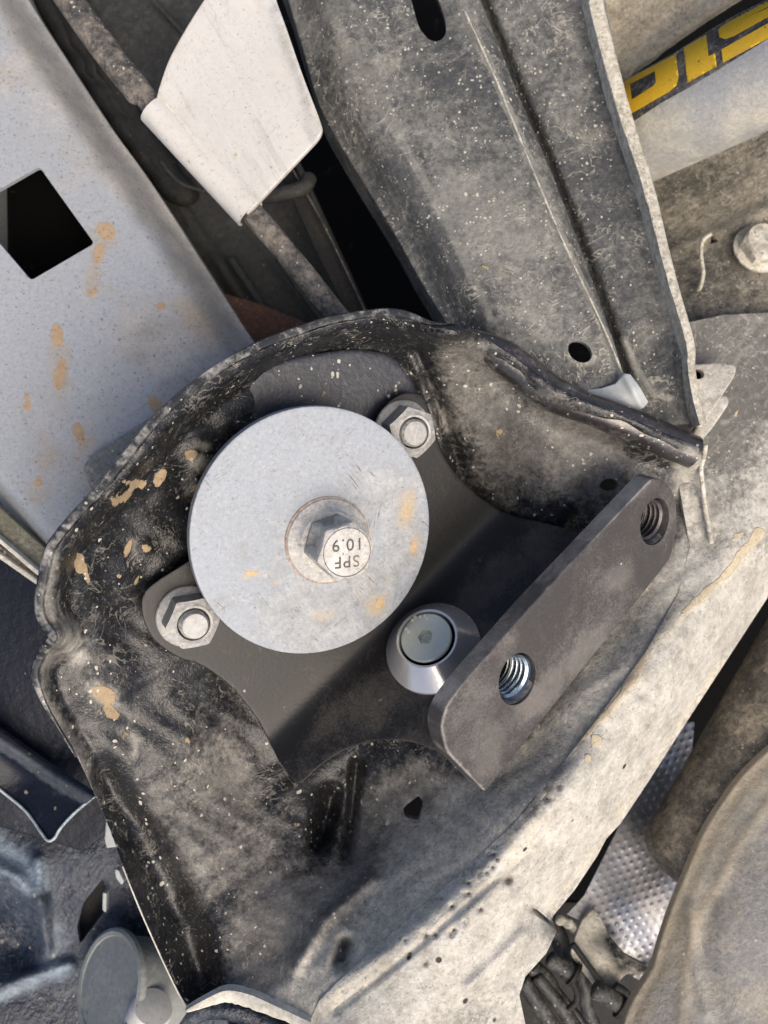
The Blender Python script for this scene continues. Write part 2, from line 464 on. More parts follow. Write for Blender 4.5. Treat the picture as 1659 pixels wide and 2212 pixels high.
M['washer'] = grime('zinc_plated_washer', fleck=0.22, cakec=(.52, .42, .28), base=(.34, .37, .405), rough=.55, metal=.12, dust=(.46, .465, .45), amt=.35, op=.6, dscale=.8, fine=9, finea=.16, speck=.12,
                    speckc=(.22, .22, .23), specks=4.5, speckr=.13, scr=1.0, scrc=(.14, .14, .15), mud=(.72, .50, .27), muda=.0, muds=.9,
                    dark=.3, darkc=(.27, .27, .28), darks=3.2, bump=.12, grain=.1, seed=4)
M['bolt'] = grime('weathered_zinc', fleck=0.3, base=(.46, .455, .44), rough=.40, metal=.28, dust=(.60, .57, .50), amt=.5, op=.75, dscale=1.8, fine=9, finea=.2, speck=.1,
                  speckc=(.12, .11, .1), specks=6, mud=(.62, .42, .24), muda=.15, muds=1.6, dark=.25, darkc=(.1, .09, .08), darks=5, bump=.25, seed=9)
M['bolt_rust'] = grime('rust_stained_washer_edge', (.33, .26, .21), .7, .1, dust=(.5, .36, .26), amt=.5, dscale=2, fine=9, speck=.1, bump=.3)
M['nut'] = grime('plain_grey_nut', fleck=0.15, base=(.36, .36, .35), rough=.52, metal=.45, dust=(.55, .53, .48), amt=.45, op=.7, dscale=1.5, fine=9, finea=.2, speck=.06, specks=6,
                 dark=.15, darkc=(.1, .1, .1), darks=4, mud=(.6, .45, .3), bump=.18, seed=12)
M['engrave'] = grime('dark_engraved_mark', fleck=0, base=(.10, .095, .09), rough=.7, metal=.2, amt=.3, bump=.1, speck=0)
M['coat'] = grime('satin_black_powder_coat', fleck=0, base=(.014, .0135, .013), rough=.42, metal=0, dust=(.11, .10, .085), amt=.06, op=.6, dscale=.35, fine=14, finea=.12, speck=.006,
                  specks=2, bump=.06, grain=.05, bumps=9, spec=.4, scr=.35, scrc=(.10, .09, .08), muda=0, seed=2)
M['coat_flange'] = grime('dusty_lit_powder_coat', fleck=0.12, base=(.060, .055, .053), rough=.42, metal=0, dust=(.25, .228, .205), amt=.32, op=.45, dscale=.32, fine=14, finea=.12, speck=.012,
                         specks=2, bump=.07, grain=.05, bumps=9, spec=.6, cakec=(.34, .31, .28), seed=6)  # base lifted to paint in the flange's brighter lighting, besides the dust
M['steel'] = grime('bright_turned_steel', fleck=0, base=(.90, .85, .78), rough=.22, metal=.68, dust=(.5, .46, .4), amt=.12, op=.35, dscale=1.0, fine=9, finea=.1, speck=.0, bump=.05, dark=.12,
                   darkc=(.3, .28, .26), darks=2.5, seed=3)
M['zinc_new'] = grime('new_zinc_screw', fleck=0, base=(.66, .68, .57), rough=.3, metal=.45, amt=.05, op=.3, fine=9, finea=.1, speck=0, bump=.04, dust=(.6, .6, .5))
M['thread'] = grime('bright_blue_zinc_thread', fleck=0, base=(.34, .40, .45), rough=.25, metal=1.0, amt=.05, op=.3, speck=0, bump=.04)
M['thread_dark'] = grime('dark_thread', fleck=0, base=(.10, .09, .09), rough=.4, metal=.8, amt=.2, op=.5, speck=0, bump=.1)
M['rail'] = grime('dusty_frame_rail', fleck=0.38, drough=.62, base=(.15, .145, .13), rough=.75, dust=(.54, .515, .45), amt=.66, op=.92, dscale=.38, fine=6, finea=.28, streak=44, streaka=.16,
                  speck=.14, speckc=(.72, .68, .58), specks=3.6, mud=(.66, .56, .38), muda=.05, muds=.7, dark=.15, darkc=(.12, .105, .09), darks=1.6,
                  pores=.2, bump=.32, lump=.05, tide=.45, coarse=.2, cakec=(.70, .62, .46), seed=21)
M['cross'] = grime('dusty_grey_crossmember', fleck=0.3, drough=.5, base=(.07, .073, .074), rough=.6, dust=(.25, .245, .215), amt=.48, op=.85, dscale=.3, fine=5, finea=.3, streak=-65, streaka=.14, speck=.38,
                   speckc=(.74, .70, .58), specks=3.4, bump=.35, lump=.3, tide=.65, tidec=(.52, .49, .41), coarse=.12, seed=33)
M['lip'] = grime('dust_caked_lip', (.40, .37, .30), .85, dust=(.60, .56, .46), amt=.7, op=.9, dscale=1.2, fine=5, finea=.4, speck=.2, bump=.6, lump=.3, seed=35)
M['panel'] = grime('grey_primer_panel', fleck=0.32, base=(.385, .41, .435), rough=.48, metal=.05, dust=(.43, .40, .35), amt=.25, op=.7, dscale=.25, fine=9, finea=.16, speck=.55,
                   speckc=(.22, .21, .20), specks=3.2, speckr=.13, mud=(.50, .35, .21), muda=.2, muds=.75, cakec=(.40, .345, .27), bump=.12, grain=.12, dark=.05, darkc=(.25, .24, .22), darks=1.2, seed=41)
M['plate'] = grime('grey_backing_plate', (.20, .20, .185), .6, dust=(.36, .34, .3), amt=.35, fine=7, speck=.15, bump=.2, seed=43)
M['white'] = grime('dirty_white_plastic', fleck=0.22, base=(.66, .645, .60), rough=.5, dust=(.56, .51, .43), amt=.28, op=.55, dscale=.6, fine=7, finea=.12, streak=-60, streaka=.3, speck=.38,
                   speckc=(.36, .32, .26), specks=2.4, speckr=.10, scr=.35, scrc=(.3, .27, .23), mud=(.62, .50, .34), muda=.2, muds=1.5, bump=.1, seed=47)
M['clip'] = grime('pale_grey_plastic', fleck=0, base=(.48, .51, .51), rough=.45, dust=(.5, .5, .46), amt=.25, speck=.05, bump=.08, finea=.12)
M['rod'] = grime('dusty_dark_rod', (.05, .05, .05), .6, dust=(.24, .21, .175), amt=.55, op=.9, dscale=1.1, fine=5, speck=.3, bump=.6, lump=.3, coarse=.35, muda=.15, mud=(.42, .3, .18), seed=51)
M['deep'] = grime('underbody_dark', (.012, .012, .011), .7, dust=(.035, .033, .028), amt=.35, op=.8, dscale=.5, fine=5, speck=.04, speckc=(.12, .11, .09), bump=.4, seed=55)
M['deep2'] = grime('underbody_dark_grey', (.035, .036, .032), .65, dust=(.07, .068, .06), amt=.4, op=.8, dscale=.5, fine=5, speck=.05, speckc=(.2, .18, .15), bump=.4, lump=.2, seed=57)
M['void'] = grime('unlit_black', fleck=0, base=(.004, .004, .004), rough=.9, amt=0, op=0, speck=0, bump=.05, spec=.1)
M['brown'] = grime('brown_primer', (.11, .05, .03), .7, dust=(.14, .08, .05), amt=.4, bump=.2, speck=.02)
M['silver'] = grime('silver_shock_body', fleck=0.15, base=(.50, .50, .48), rough=.42, metal=.35, dust=(.52, .48, .38), amt=.42, op=.7, dscale=.45, fine=9, finea=.16, speck=.08, specks=4, bump=.15, seed=61)
M['yellow'] = grime('yellow_print', fleck=0.15, base=(.85, .50, .025), rough=.5, dust=(.42, .31, .14), amt=.22, op=.6, dscale=1.2, fine=7, finea=.12, speck=.10, speckc=(.2, .12, .05), specks=3.4, bump=.1, seed=63)
M['sticker'] = grime('black_print', (.05, .05, .05), .5, dust=(.2, .185, .15), amt=.45, op=.7, dscale=1.2, fine=7, speck=.12, specks=4, bump=.15, seed=64)
M['tan'] = grime('tan_dusty_panel', (.42, .36, .26), .8, dust=(.62, .53, .38), amt=.6, op=.8, dscale=.5, fine=6, finea=.35, speck=.25, streak=28, streaka=.2, bump=.45, lump=.2, tide=.3, seed=67)
M['cover'] = grime('dusty_brown_cover', (.10, .095, .08), .8, dust=(.30, .27, .21), amt=.5, op=.85, dscale=.5, fine=4, finea=.5, speck=.42, speckc=(.62, .57, .46), specks=4.0,
                   streak=30, streaka=.22, bump=.6, lump=.2, coarse=.4, tide=.4, seed=71)
M['navy'] = grime('dark_blue_body_paint', fleck=0.1, spec=.3, base=(.007, .010, .019), rough=.4, dust=(.09, .10, .12), amt=.15, op=.7, dscale=.5, fine=5, speck=.18, speckc=(.35, .31, .24), specks=1.6, speckr=.13, bump=.25, seed=75)
M['liner'] = grime('dusty_blue_grey_liner', (.010, .016, .030), .26, fleck=.15, drough=.5, dust=(.07, .09, .12), amt=.38, op=.6, dscale=.30, fine=5, finea=.3, streak=60, streaka=.22, speck=.10,
                   speckc=(.45, .42, .36), specks=2.0, bump=.4, lump=.6, tide=.25, tidec=(.4, .42, .42), cakec=(.25, .31, .37), seed=79)
M['blue_lip'] = grime('pale_blue_worn_edge', (.38, .44, .48), .5, dust=(.5, .52, .5), amt=.3, speck=.05, bump=.2)
M['cap'] = grime('grey_rubber_cap', fleck=0.1, base=(.26, .275, .265), rough=.6, dust=(.36, .36, .33), amt=.4, op=.6, dscale=.5, speck=.04, speckc=(.1, .1, .1), bump=.15, finea=.15, seed=81)
M['guard'] = grime('dusty_plastic_guard', fleck=0.25, base=(.29, .285, .265), rough=.6, dust=(.42, .38, .30), amt=.45, op=.7, dscale=.3, fine=7, finea=.25, speck=.06, bump=.25, lump=.5, tide=.35,
                   tidec=(.5, .44, .33), cakec=(.40, .34, .245), seed=85)
M['muffler'] = grime('dust_caked_pipe', drough=.7, base=(.13, .115, .09), rough=.85, dust=(.33, .28, .20), amt=.5, op=.85, dscale=.5, fine=4, finea=.5, speck=.4, speckc=(.6, .52, .38), specks=4, bump=.6, coarse=.35, seed=87)
M['foil'] = grime('embossed_heat_shield', fleck=0, base=(.42, .42, .43), rough=.38, metal=.7, dust=(.34, .31, .27), amt=.42, op=.6, dscale=.5, speck=.04, bump=.1, finea=.15, seed=89)
M['hose'] = grime('grey_hose', (.035, .036, .035), .45, dust=(.17, .165, .145), amt=.42, op=.8, dscale=.8, speck=.1, bump=.4, coarse=.2, seed=91)
M['beige'] = grime('scorched_beige_insulation', (.50, .46, .37), .8, dust=(.6, .56, .46), amt=.4, dscale=.8, bump=.4, speck=.1, seed=93)
M['olive'] = grime('olive_sill_strip', (.16, .155, .11), .5, dust=(.3, .28, .22), amt=.35, bump=.2, speck=.05)
M['pale_edge'] = grime('pale_dusted_edge', fleck=0.2, base=(.62, .58, .48), rough=.8, dust=(.78, .73, .6), amt=.5, bump=.35, speck=.05)

def gm(line, w, amp=1.0):           # soft mask round a measured line or point list
    return lambda U, V: amp * np.exp(-(dline(U, V, line) / w) ** 2)
def blobs(lst):
    def f(U, V):
        r = np.zeros(len(U))
        for (u, v, a, b, ang, amp) in lst:
            c, s = math.cos(R(ang)), math.sin(R(ang)); x = (U - u) * c + (V - v) * s; y = -(U - u) * s + (V - v) * c
            r = np.maximum(r, amp * np.exp(-((x / a) ** 2 + (y / b) ** 2)))
        return r
    return f
def summ(*fs): return lambda U, V: sum(f(U, V) for f in fs)
def lin(p0, p1):                    # 0 at p0 .. 1 at p1
    def f(U, V):
        dx, dy = p1[0] - p0[0], p1[1] - p0[1]
        return np.clip(((U - p0[0]) * dx + (V - p0[1]) * dy) / (dx * dx + dy * dy), 0, 1)
    return f

# ================================================================ the mount plane
NA = Vector((.42, -.20, 1)).normalized()
PA = Plane(P(675, 1150, 0), NA)                  # new bracket, first leg, front face
b0, b1 = PA.pt(600, 1585), PA.pt(1080, 1107)
PB = Plane.three(b0, b1, P(1040, 1700, 1.75))    # second leg, rising to the rail
PF = Plane.three(P(1040, 1700, 2.05), P(990, 1470, 3.65), P(1410, 1040, .85))   # standing flange

def const(z): return lambda U, V: np.full(len(U), float(z))
def pl(plane, off=0.0): return lambda U, V: plane.z(U, V) + off

# ---------------------------------------------------------------- deep background (underside of the cab)
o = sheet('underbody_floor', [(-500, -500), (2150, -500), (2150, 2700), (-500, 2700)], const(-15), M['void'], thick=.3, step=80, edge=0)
o['kind'] = 'structure'

# upper middle: dark ribs and plates behind the rod
r_ = root('ribbed_floor_plate', 'dark ribbed floor plate deep behind the white flap', 'floor plate', P(500, 400, -7))
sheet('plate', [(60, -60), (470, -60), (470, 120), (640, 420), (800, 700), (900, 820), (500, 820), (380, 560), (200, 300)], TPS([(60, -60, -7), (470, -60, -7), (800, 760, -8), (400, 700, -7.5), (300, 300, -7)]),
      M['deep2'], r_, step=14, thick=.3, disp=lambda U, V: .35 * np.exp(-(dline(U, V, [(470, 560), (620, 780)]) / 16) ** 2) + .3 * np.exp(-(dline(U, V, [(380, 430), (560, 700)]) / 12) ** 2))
for (a, b, rr) in (((500, 560), (640, 770), .16), ((600, 560), (700, 700), .12), ((640, 350), (788, 675), .13), ((330, 0), (470, 150), .10), ((505, -20), (560, 90), .18)):
    tube('rib', [P(a[0], a[1], -6.6), P(b[0], b[1], -6.9)], rr, M['deep2'], r_, seg=8)
tag(sheet('brown_panel', [(470, 630), (560, 655), (700, 712), (760, 760), (620, 800), (500, 760)], const(-6.0), M['brown'], thick=.2, step=14),
    'rust brown painted panel showing between grey panel and bracket rim', 'panel')
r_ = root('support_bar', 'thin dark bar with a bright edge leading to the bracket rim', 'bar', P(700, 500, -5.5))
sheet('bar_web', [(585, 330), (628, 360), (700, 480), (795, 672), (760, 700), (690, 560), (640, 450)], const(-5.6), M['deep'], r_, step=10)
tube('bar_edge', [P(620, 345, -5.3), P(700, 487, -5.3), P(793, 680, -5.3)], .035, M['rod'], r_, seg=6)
tag(tube('curved_hose', [P(560, 425, -5), P(610, 418, -4.8), P(655, 405, -4.8), P(668, 385, -5)], .26, M['deep2']), 'short dark curved hose under the white flap', 'hose')
tag(tube('wire', [P(350, 350, -5), P(390, 395, -4.8), P(450, 415, -4.8), P(500, 440, -5)], .07, M['deep2'], seg=8), 'thin dark wire below the grey rod', 'wire')
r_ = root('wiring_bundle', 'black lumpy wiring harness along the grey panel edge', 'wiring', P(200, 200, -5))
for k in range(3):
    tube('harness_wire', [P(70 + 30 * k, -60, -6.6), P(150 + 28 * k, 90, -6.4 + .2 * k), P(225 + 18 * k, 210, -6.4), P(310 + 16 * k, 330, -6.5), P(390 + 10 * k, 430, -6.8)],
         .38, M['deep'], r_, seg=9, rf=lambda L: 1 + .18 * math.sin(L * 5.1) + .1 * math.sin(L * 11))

# ---------------------------------------------------------------- rod and white flap
r_ = root('control_rod', 'long dusty grey rod running under the white flap', 'rod', P(430, 330, -2))
tube('rod_shaft', [P(90, -90, -2.6), P(330, 230, -2.2), P(540, 455, -2.2), P(650, 585, -2.4), P(790, 760, -2.8)], .36, M['rod'], r_, seg=20, rf=lambda L: 1 + .03 * math.sin(L * 3))
tube('rod_boot', [P(110, -60, -2.55), P(215, 95, -2.35), P(300, 205, -2.25)], (.44, .38), M['rod'], r_, seg=16)
flap = root('white_flap', 'dirty white plastic flap wrapped round the grey rod', 'flap', P(500, 250, -1.2))
zfl = TPS([(317, 250, -1.9), (530, 478, -1.9), (440, 0, -1.2), (600, 0, -1.1), (695, 280, -.7), (520, 220, -1.15), (400, 240, -1.65), (556, 440, -1.55)])
sheet('flap_sheet', crom([(488, -70), (440, 0), (402, 60), (365, 128), (343, 190)], 6) + [(332, 236), (535, 462), (556, 440), (620, 372)] + crom([(684, 304), (695, 285), (692, 262), (655, 165), (622, 70), (597, 0), (575, -70)], 6),
      zfl, M['white'], flap, thick=.16, step=8, edge=3,
      disp=lambda U, V: .10 * sst(1 - dline(U, V, [(690, 300), (665, 200), (600, 30)]) / 26) - .06 * np.exp(-(dline(U, V, [(345, 205), (556, 436)]) / 7) ** 2),
      attrs={'caked': summ(gm([(605, 60), (650, 180), (688, 280)], 16, .5), gm([(345, 205), (556, 436)], 9, .35)), 'mudm': blobs([(420, 158, 5, 9, 0, .75), (360, 0, 3, 3, 0, 0), (565, 248, 10, 14, 20, .35), (510, 330, 6, 8, 0, .6), (660, 340, 8, 8, 0, .3)])})
# half-round sleeve
sl = []
c0, c1 = P(331, 236, -2.15), P(541, 463, -2.15); ax = (c1 - c0).normalized(); sd_ = ax.cross(Vector((0, 0, 1))).normalized(); up_ = sd_.cross(ax)
V_, F_ = [], []
for i in range(13):
    p = c0.lerp(c1, i / 12)
    for k in range(13):
        a = R(-30 + 240 * k / 12)
        for rr in (.50, .42): V_.append(tuple(p + sd_ * (rr * math.cos(a)) + up_ * (rr * math.sin(a))))
for i in range(12):
    for k in range(12):
        a = i * 26 + k * 2
        F_ += [(a, a + 26, a + 28, a + 2), (a + 1, a + 3, a + 29, a + 27)]
for i in range(12):
    a = i * 26; F_ += [(a, a + 1, a + 27, a + 26), (a + 24, a + 50, a + 51, a + 25)]
for e in (0, 12):
    for k in range(12):
        a = e * 26 + 2 * k; F_.append((a, a + 2, a + 3, a + 1))
mk('sleeve', V_, F_, M['white'], flap, sharp=50)

# ---------------------------------------------------------------- grey panel, upper left
pn = root('floor_panel', 'pale grey primed box panel with a square black opening', 'panel', P(200, 600, -3))
zp = TPS([(-80, -80, -3.2), (40, 0, -3.4), (330, 400, -3.2), (560, 760, -2.6), (0, 500, -2.4), (0, 1080, -1.6), (200, 800, -2.2), (300, 1200, -1.6)])
redge = [(25, -80), (62, 0), (145, 130), (240, 275), (330, 400), (470, 618), (548, 738), (640, 860)]
redge = crom(redge, 5)
bedge = [(-80, 1000), (0, 1085), (105, 1208), (200, 1320)]
sheet('box_panel', [(-90, -90)] + redge + [(560, 1000), (380, 1280), (200, 1340)] + bedge[::-1], zp, M['panel'], pn,
      holes=[rounded([(-40, 432), (85, 360), (204, 526), (67, 606), (-40, 480)], 9)], thick=.18, step=10, edge=2, skirt=4.0,
      disp=lambda U, V: -1.6 * sst(1 - dline(U, V, redge) / 85) ** 1.5 - 1.2 * sst(1 - dline(U, V, bedge) / 45) ** 1.5,
      attrs={'dust_light': summ(gm(redge, 60, .8), gm([(330, 720), (470, 800)], 80, .5), gm([(150, 900), (300, 1050)], 120, .25)),
             'caked': blobs([(120, 760, 30, 70, 0, 0.56), (430, 700, 40, 90, -35, 0.8), (100, 980, 50, 60, 0, 0.48), (200, 520, 40, 50, 0, 0.4), (60, 900, 40, 60, 0, 0.4), (225, 510, 34, 40, 20, 0.64), (200, 600, 26, 60, 0, 0.56), (135, 800, 26, 80, 0, 0.72), (180, 950, 26, 40, 0, 0.64), (85, 1060, 36, 40, 0, 0.64), (340, 870, 40, 26, 0, 0.56), (260, 640, 80, 40, 20, 0.32), (30, 150, 60, 60, 0, 0.4)]), 'mudm': blobs([(225, 497, 29.9, 23, 40, 0.78), (214, 545, 14.95, 27.6, 10, 0.76), (196, 633, 20.7, 11.5, -25, 0.72), (126, 607, 11.5, 16.1, 0, 0.7), (345, 662, 13.8, 10.35, 0, 0.65), (125, 720, 18.4, 46, -10, 0.65), (130, 800, 16.1, 57.5, 10, 0.66),
                            (20, 258, 13.8, 13.8, 0, 0.5), (175, 945, 18.4, 29.9, -15, 0.68), (82, 1045, 20.7, 27.6, 20, 0.65), (165, 990, 23, 13.8, 10, 0.6), (335, 868, 20.7, 13.8, 20, 0.65), (245, 700, 11.5, 6.9, 0, 0.6), (60, 860, 16.1, 29.9, 0, 0.55), (40, 985, 29.9, 20.7, 0, 0.5), (110, 1090, 27.6, 16.1, 30, 0.5)]),
             'darkm': blobs([(214, 357, 14, 17, 0, .55), (298, 470, 16, 22, 0, .5), (365, 570, 26, 16, 40, .45), (380, 600, 10, 8, 0, .5), (30, 85, 40, 20, 30, .3)])})
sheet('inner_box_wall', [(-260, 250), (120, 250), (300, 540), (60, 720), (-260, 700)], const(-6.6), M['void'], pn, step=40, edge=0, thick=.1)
tag(sheet('backing_plate', rounded([(178, 1010), (196, 985), (300, 918), (420, 832), (548, 738), (600, 770), (420, 950), (240, 1062), (196, 1058)], 10), lambda U, V: zp(U, V) + .55,
          M['plate'], thick=.22, step=10, edge=3, attrs={'mudm': blobs([(214, 1018, 8, 12, 30, .45)])}), 'thin grey backing plate with rounded corner tucked behind the black bracket', 'plate')

# ---------------------------------------------------------------- lower left: sill strips, blue panel, liner
st = root('sill_strip', 'olive and white edged sill strip at left beside the bracket', 'trim strip', P(40, 1180, -1.5))
for (a, b, w, z, mt) in (((-60, 1070), (118, 1232), 42, -1.9, 'olive'), ((-60, 1118), (110, 1262), 9, -1.5, 'pale_edge'), ((-60, 1160), (104, 1275), 10, -1.5, 'pale_edge'), ((-60, 1139), (108, 1268), 12, -1.75, 'rod')):
    L = math.hypot(b[0] - a[0], b[1] - a[1]); nx, ny = -(b[1] - a[1]) / L * w / 2, (b[0] - a[0]) / L * w / 2
    sheet('strip', [(a[0] + nx, a[1] + ny), (b[0] + nx, b[1] + ny), (b[0] - nx, b[1] - ny), (a[0] - nx, a[1] - ny)], const(z), M[mt], st, step=6, edge=2.5, thick=.4)
tag(sheet('blue_body_panel', [(-90, 1110), (120, 1255), (180, 1500), (260, 1780), (180, 1840), (-90, 1760)], TPS([(-80, 1150, -2.8), (150, 1300, -2.8), (150, 1700, -3.6), (-80, 1700, -3.4)]),
          M['navy'], step=12, attrs={'mudm': blobs([(21, 1323, 10, 10, 0, .8), (20, 1495, 9, 9, 0, .65), (93, 1495, 6, 6, 0, .6), (100, 1350, 5, 5, 0, .5)])}), 'glossy dark blue body panel with dried mud spots at left', 'body panel')
tr = root('folded_tray', 'dark folded tray with pale blue edges at lower left', 'tray', P(80, 1700, -2))
ztr = TPS([(-80, 1560, -2.2), (200, 1722, -1.6), (105, 1815, -2.0), (-80, 1650, -2.4), (60, 1690, -3.0)])
sheet('tray_face', [(-80, 1525), (0, 1578), (100, 1650), (206, 1720), (160, 1757), (130, 1790), (118, 1812), (104, 1818), (90, 1800), (55, 1752), (0, 1706), (-80, 1640)], ztr, M['navy'], tr, step=7, edge=3,
      disp=lambda U, V: .5 * np.exp(-(dline(U, V, [(-80, 1545), (0, 1600), (100, 1668), (200, 1725)]) / 16) ** 2), attrs={'dust_light': gm([(-80, 1545), (0, 1600), (100, 1668), (200, 1725)], 16, 1.6)})  # pale band along the roll is its bluish reflection, painted in
zt = lambda u, v: float(ztr(np.array([u]), np.array([v]))[0]) + .08
tube('tray_lip', [P(u, v, zt(u, v)) for (u, v) in ((-80, 1640), (0, 1706), (55, 1752), (90, 1800), (104, 1816), (118, 1810), (130, 1790), (160, 1757), (204, 1720))], .045, M['blue_lip'], tr, seg=8)
tag(sheet('wheel_arch_liner', [(-90, 1640), (130, 1800), (200, 1740), (330, 1780), (420, 2000), (520, 2290), (-90, 2290)],
          TPS([(-80, 1700, -4.4), (60, 1760, -4.6), (250, 1780, -4.5), (100, 1900, -4.2), (60, 2050, -4.6), (250, 2000, -4.7), (0, 2200, -4.0), (400, 2200, -5), (420, 2280, -5), (-80, 2280, -4.2)]), M['liner'], step=9, holes=[
          rounded([(222, 1898), (232, 1925), (228, 1966), (172, 2040), (166, 2000), (180, 1950)], 8)],
          disp=lambda U, V: .55 * np.exp(-(dline(U, V, [(-80, 1840), (40, 1900), (80, 1950)]) / 22) ** 2) + .4 * np.exp(-(dline(U, V, [(80, 1860), (90, 1960), (100, 2050)]) / 14) ** 2)
          + .35 * np.exp(-(dline(U, V, [(-40, 2150), (60, 2110), (150, 2085)]) / 14) ** 2) - .5 * np.exp(-(dline(U, V, [(-20, 2000), (30, 2040)]) / 40) ** 2),
          attrs={'caked': summ(gm([(-60, 1820), (30, 1870), (60, 1900)], 36, .9), gm([(90, 1860), (95, 1920)], 14, .7), gm([(-20, 2165), (70, 2120), (150, 2090)], 18, .6), gm([(130, 2000), (110, 2080)], 25, .4)), 'dust_light': summ(gm([(-80, 1830), (40, 1890), (120, 1850)], 45, .8), gm([(90, 1880), (110, 2060)], 25, .6), gm([(-40, 2160), (150, 2085)], 25, .7), gm([(200, 2050), (250, 1850)], 50, .4)),
                 'mudm': blobs([(48, 2035, 9, 7, 0, .6), (85, 2055, 14, 6, -30, .55), (10, 2080, 10, 10, 0, .5)]), 'darkm': gm([(40, 1760), (120, 1830), (150, 1790)], 30, .9)}), 'dusty blue grey plastic arch liner at lower left', 'liner')
tag(sheet('inner_web', [(130, 1870), (260, 1870), (260, 2070), (130, 2070)], const(-5.6), M['deep2'], step=20), 'grey web seen through the slot in the arch liner', 'web')
for (pg, lab, z) in (([(229, 1775), (236, 1764), (262, 1828), (230, 1832), (226, 1812)], 'pale green plastic clip behind the bracket edge, upper of two', -3.6),
                     ([(248, 1878), (256, 1880), (268, 1905), (262, 1912), (250, 1896)], 'small pale green clip sliver, lower of two', -3.7),
                     ([(222, 1928), (230, 1930), (229, 1972), (221, 1966)], 'thin pale strip standing in the liner slot', -3.9)):
    tag(sheet('plastic_clip', rounded(pg, 3), const(z), M['clip'], step=5, edge=1.5, thick=.3), lab, 'clip')
cp = root('rubber_plug', 'large round grey rubber plug leaning at lower left', 'plug', P(240, 2130, -3))
cc = P(232, 2132, -2.6); cax = Vector((-.62, .28, .62)).normalized()
lathe('plug_face', [(1.72, -.25), (1.75, -.15), (1.72, -.03), (1.62, .02), (1.5, .0), (1.48, -.05), (.4, -.02)], cc, cax, M['cap'], cp, seg=64)
lathe('plug_body', [(1.45, -2.4), (1.5, -1.2), (1.55, -.28)], cc, cax, M['cap'], cp, seg=48)
tag(lathe('plastic_spigot', [(.42, -1.4), (.62, -.6), (.66, .4), (.60, .55), (.1, .62)], P(318, 2195, -1.8), Vector((.45, .75, .5)), M['white'], None, seg=32), 'dirty white plastic spigot standing against the grey round plug', 'spigot')
tag(tube('hose_loop', [P(360, 2260, -3.4), P(440, 2180, -3.2), P(560, 2200, -3.3), P(620, 2280, -3.4)], .35, M['liner'], seg=14), 'blue grey hose curving under the bracket lip', 'hose')

# ---------------------------------------------------------------- crossmember, upper right of centre
cm = root('crossmember', 'dust covered grey pressed crossmember running down from the top', 'crossmember', P(1100, 400, -2))
ledge = [(590, -90), (622, 0), (655, 110), (692, 232), (758, 350), (850, 500), (905, 600), (962, 695), (1010, 780)]
crease = [(1005, -90), (1039, 0), (1085, 115), (1129, 225), (1170, 320), (1209, 415), (1260, 550), (1309, 685), (1350, 813)]
cline = [(965, -90), (1004, 25), (1064, 155), (1109, 265), (1179, 435), (1229, 550), (1309, 720), (1346, 812)]
zc = TPS([(600, 0, -2.6), (1000, 0, -2.2), (960, 690, -1.2), (1340, 800, -.7), (800, 350, -1.9), (1200, 400, -1.4), (1100, 800, -.9)])
sheet('box_section', crom(ledge, 4) + [(1120, 860), (1290, 858)] + crom([(1275, 842), (1325, 832), (1348, 815)], 4) + crom(crease, 4)[::-1], zc, M['cross'], cm,
      holes=[rounded([(872, -60), (925, -60), (962, 40), (965, 72, 20), (950, 90, 14), (928, 88, 20), (905, 62)], 14), ell(1253, 760, 28, 21, 35)],
      thick=.25, step=9, edge=4, skirt=2.2, scallop=.5,
      disp=lambda U, V: -1.0 * sst(1 - dline(U, V, ledge) / 100) ** 1.4 + .14 * np.exp(-(dline(U, V, cline) / 6) ** 2) - .5 * sst(1 - dline(U, V, crease) / 20) - .12 * np.exp(-(dline(U, V, [(870, -60), (900, 60), (945, 95), (975, 60), (935, -60)]) / 16) ** 2)
      + .06 * np.exp(-(dline(U, V, [(800, 440), (960, 690)]) / 10) ** 2) + .07 * np.exp(-(dline(U, V, ell(1253, 760, 31, 24, 35), True) / 6) ** 2),
      attrs={'dust_light': summ(gm(cline, 6, 1.3), gm([(715, 30), (840, 260), (960, 470), (1060, 690)], 8, .6), gm([(1000, 430), (1100, 480)], 60, .35), gm(ell(1253, 760, 30, 23, 35), 5, .9)),
             'mudm': blobs([(1045, 575, 16, 9, 20, .6), (1010, 520, 10, 6, 0, .45), (880, 350, 8, 5, 0, .4)]), 'darkm': blobs([(960, 100, 60, 120, 0, .25), (760, 130, 30, 60, -20, .3)])})
chan = [(1042, -90), (1290, -90), (1345, 180), (1395, 360), (1440, 525), (1478, 660), (1492, 740), (1480, 790), (1522, 912), (1400, 925), (1340, 850), (1352, 815)]
zl = TPS([(1040, 0, -2.8), (1290, 0, -2.6), (1480, 700, -1.4), (1340, 800, -1.4), (1250, 400, -2.2), (1520, 910, -1.3), (1400, 900, -1.5)])
sheet('channel_web', chan[:3] + chan[3:] + crom(crease, 4)[::-1][2:], lambda U, V: zl(U, V), M['cross'], cm, thick=.25, step=9, edge=2,
      disp=lambda U, V: -.45 * np.exp(-(dline(U, V, crease) / 14) ** 2) + .12 * np.exp(-(dline(U, V, [(1345, 730), (1370, 790), (1415, 850), (1450, 860)]) / 8) ** 2) - .3 * np.exp(-((U - 1400) ** 2 + (V - 765) ** 2) / 45 ** 2)
      + .3 * sst(1 - dline(U, V, chan[1:9]) / 40),
      attrs={'dust_light': summ(gm([(1280, 0), (1345, 200), (1420, 530), (1470, 720)], 18, .5), gm([(1345, 730), (1370, 790), (1415, 850), (1450, 860)], 6, .8)), 'darkm': gm([(c[0] + 12, c[1]) for c in crease], 9, .8)})
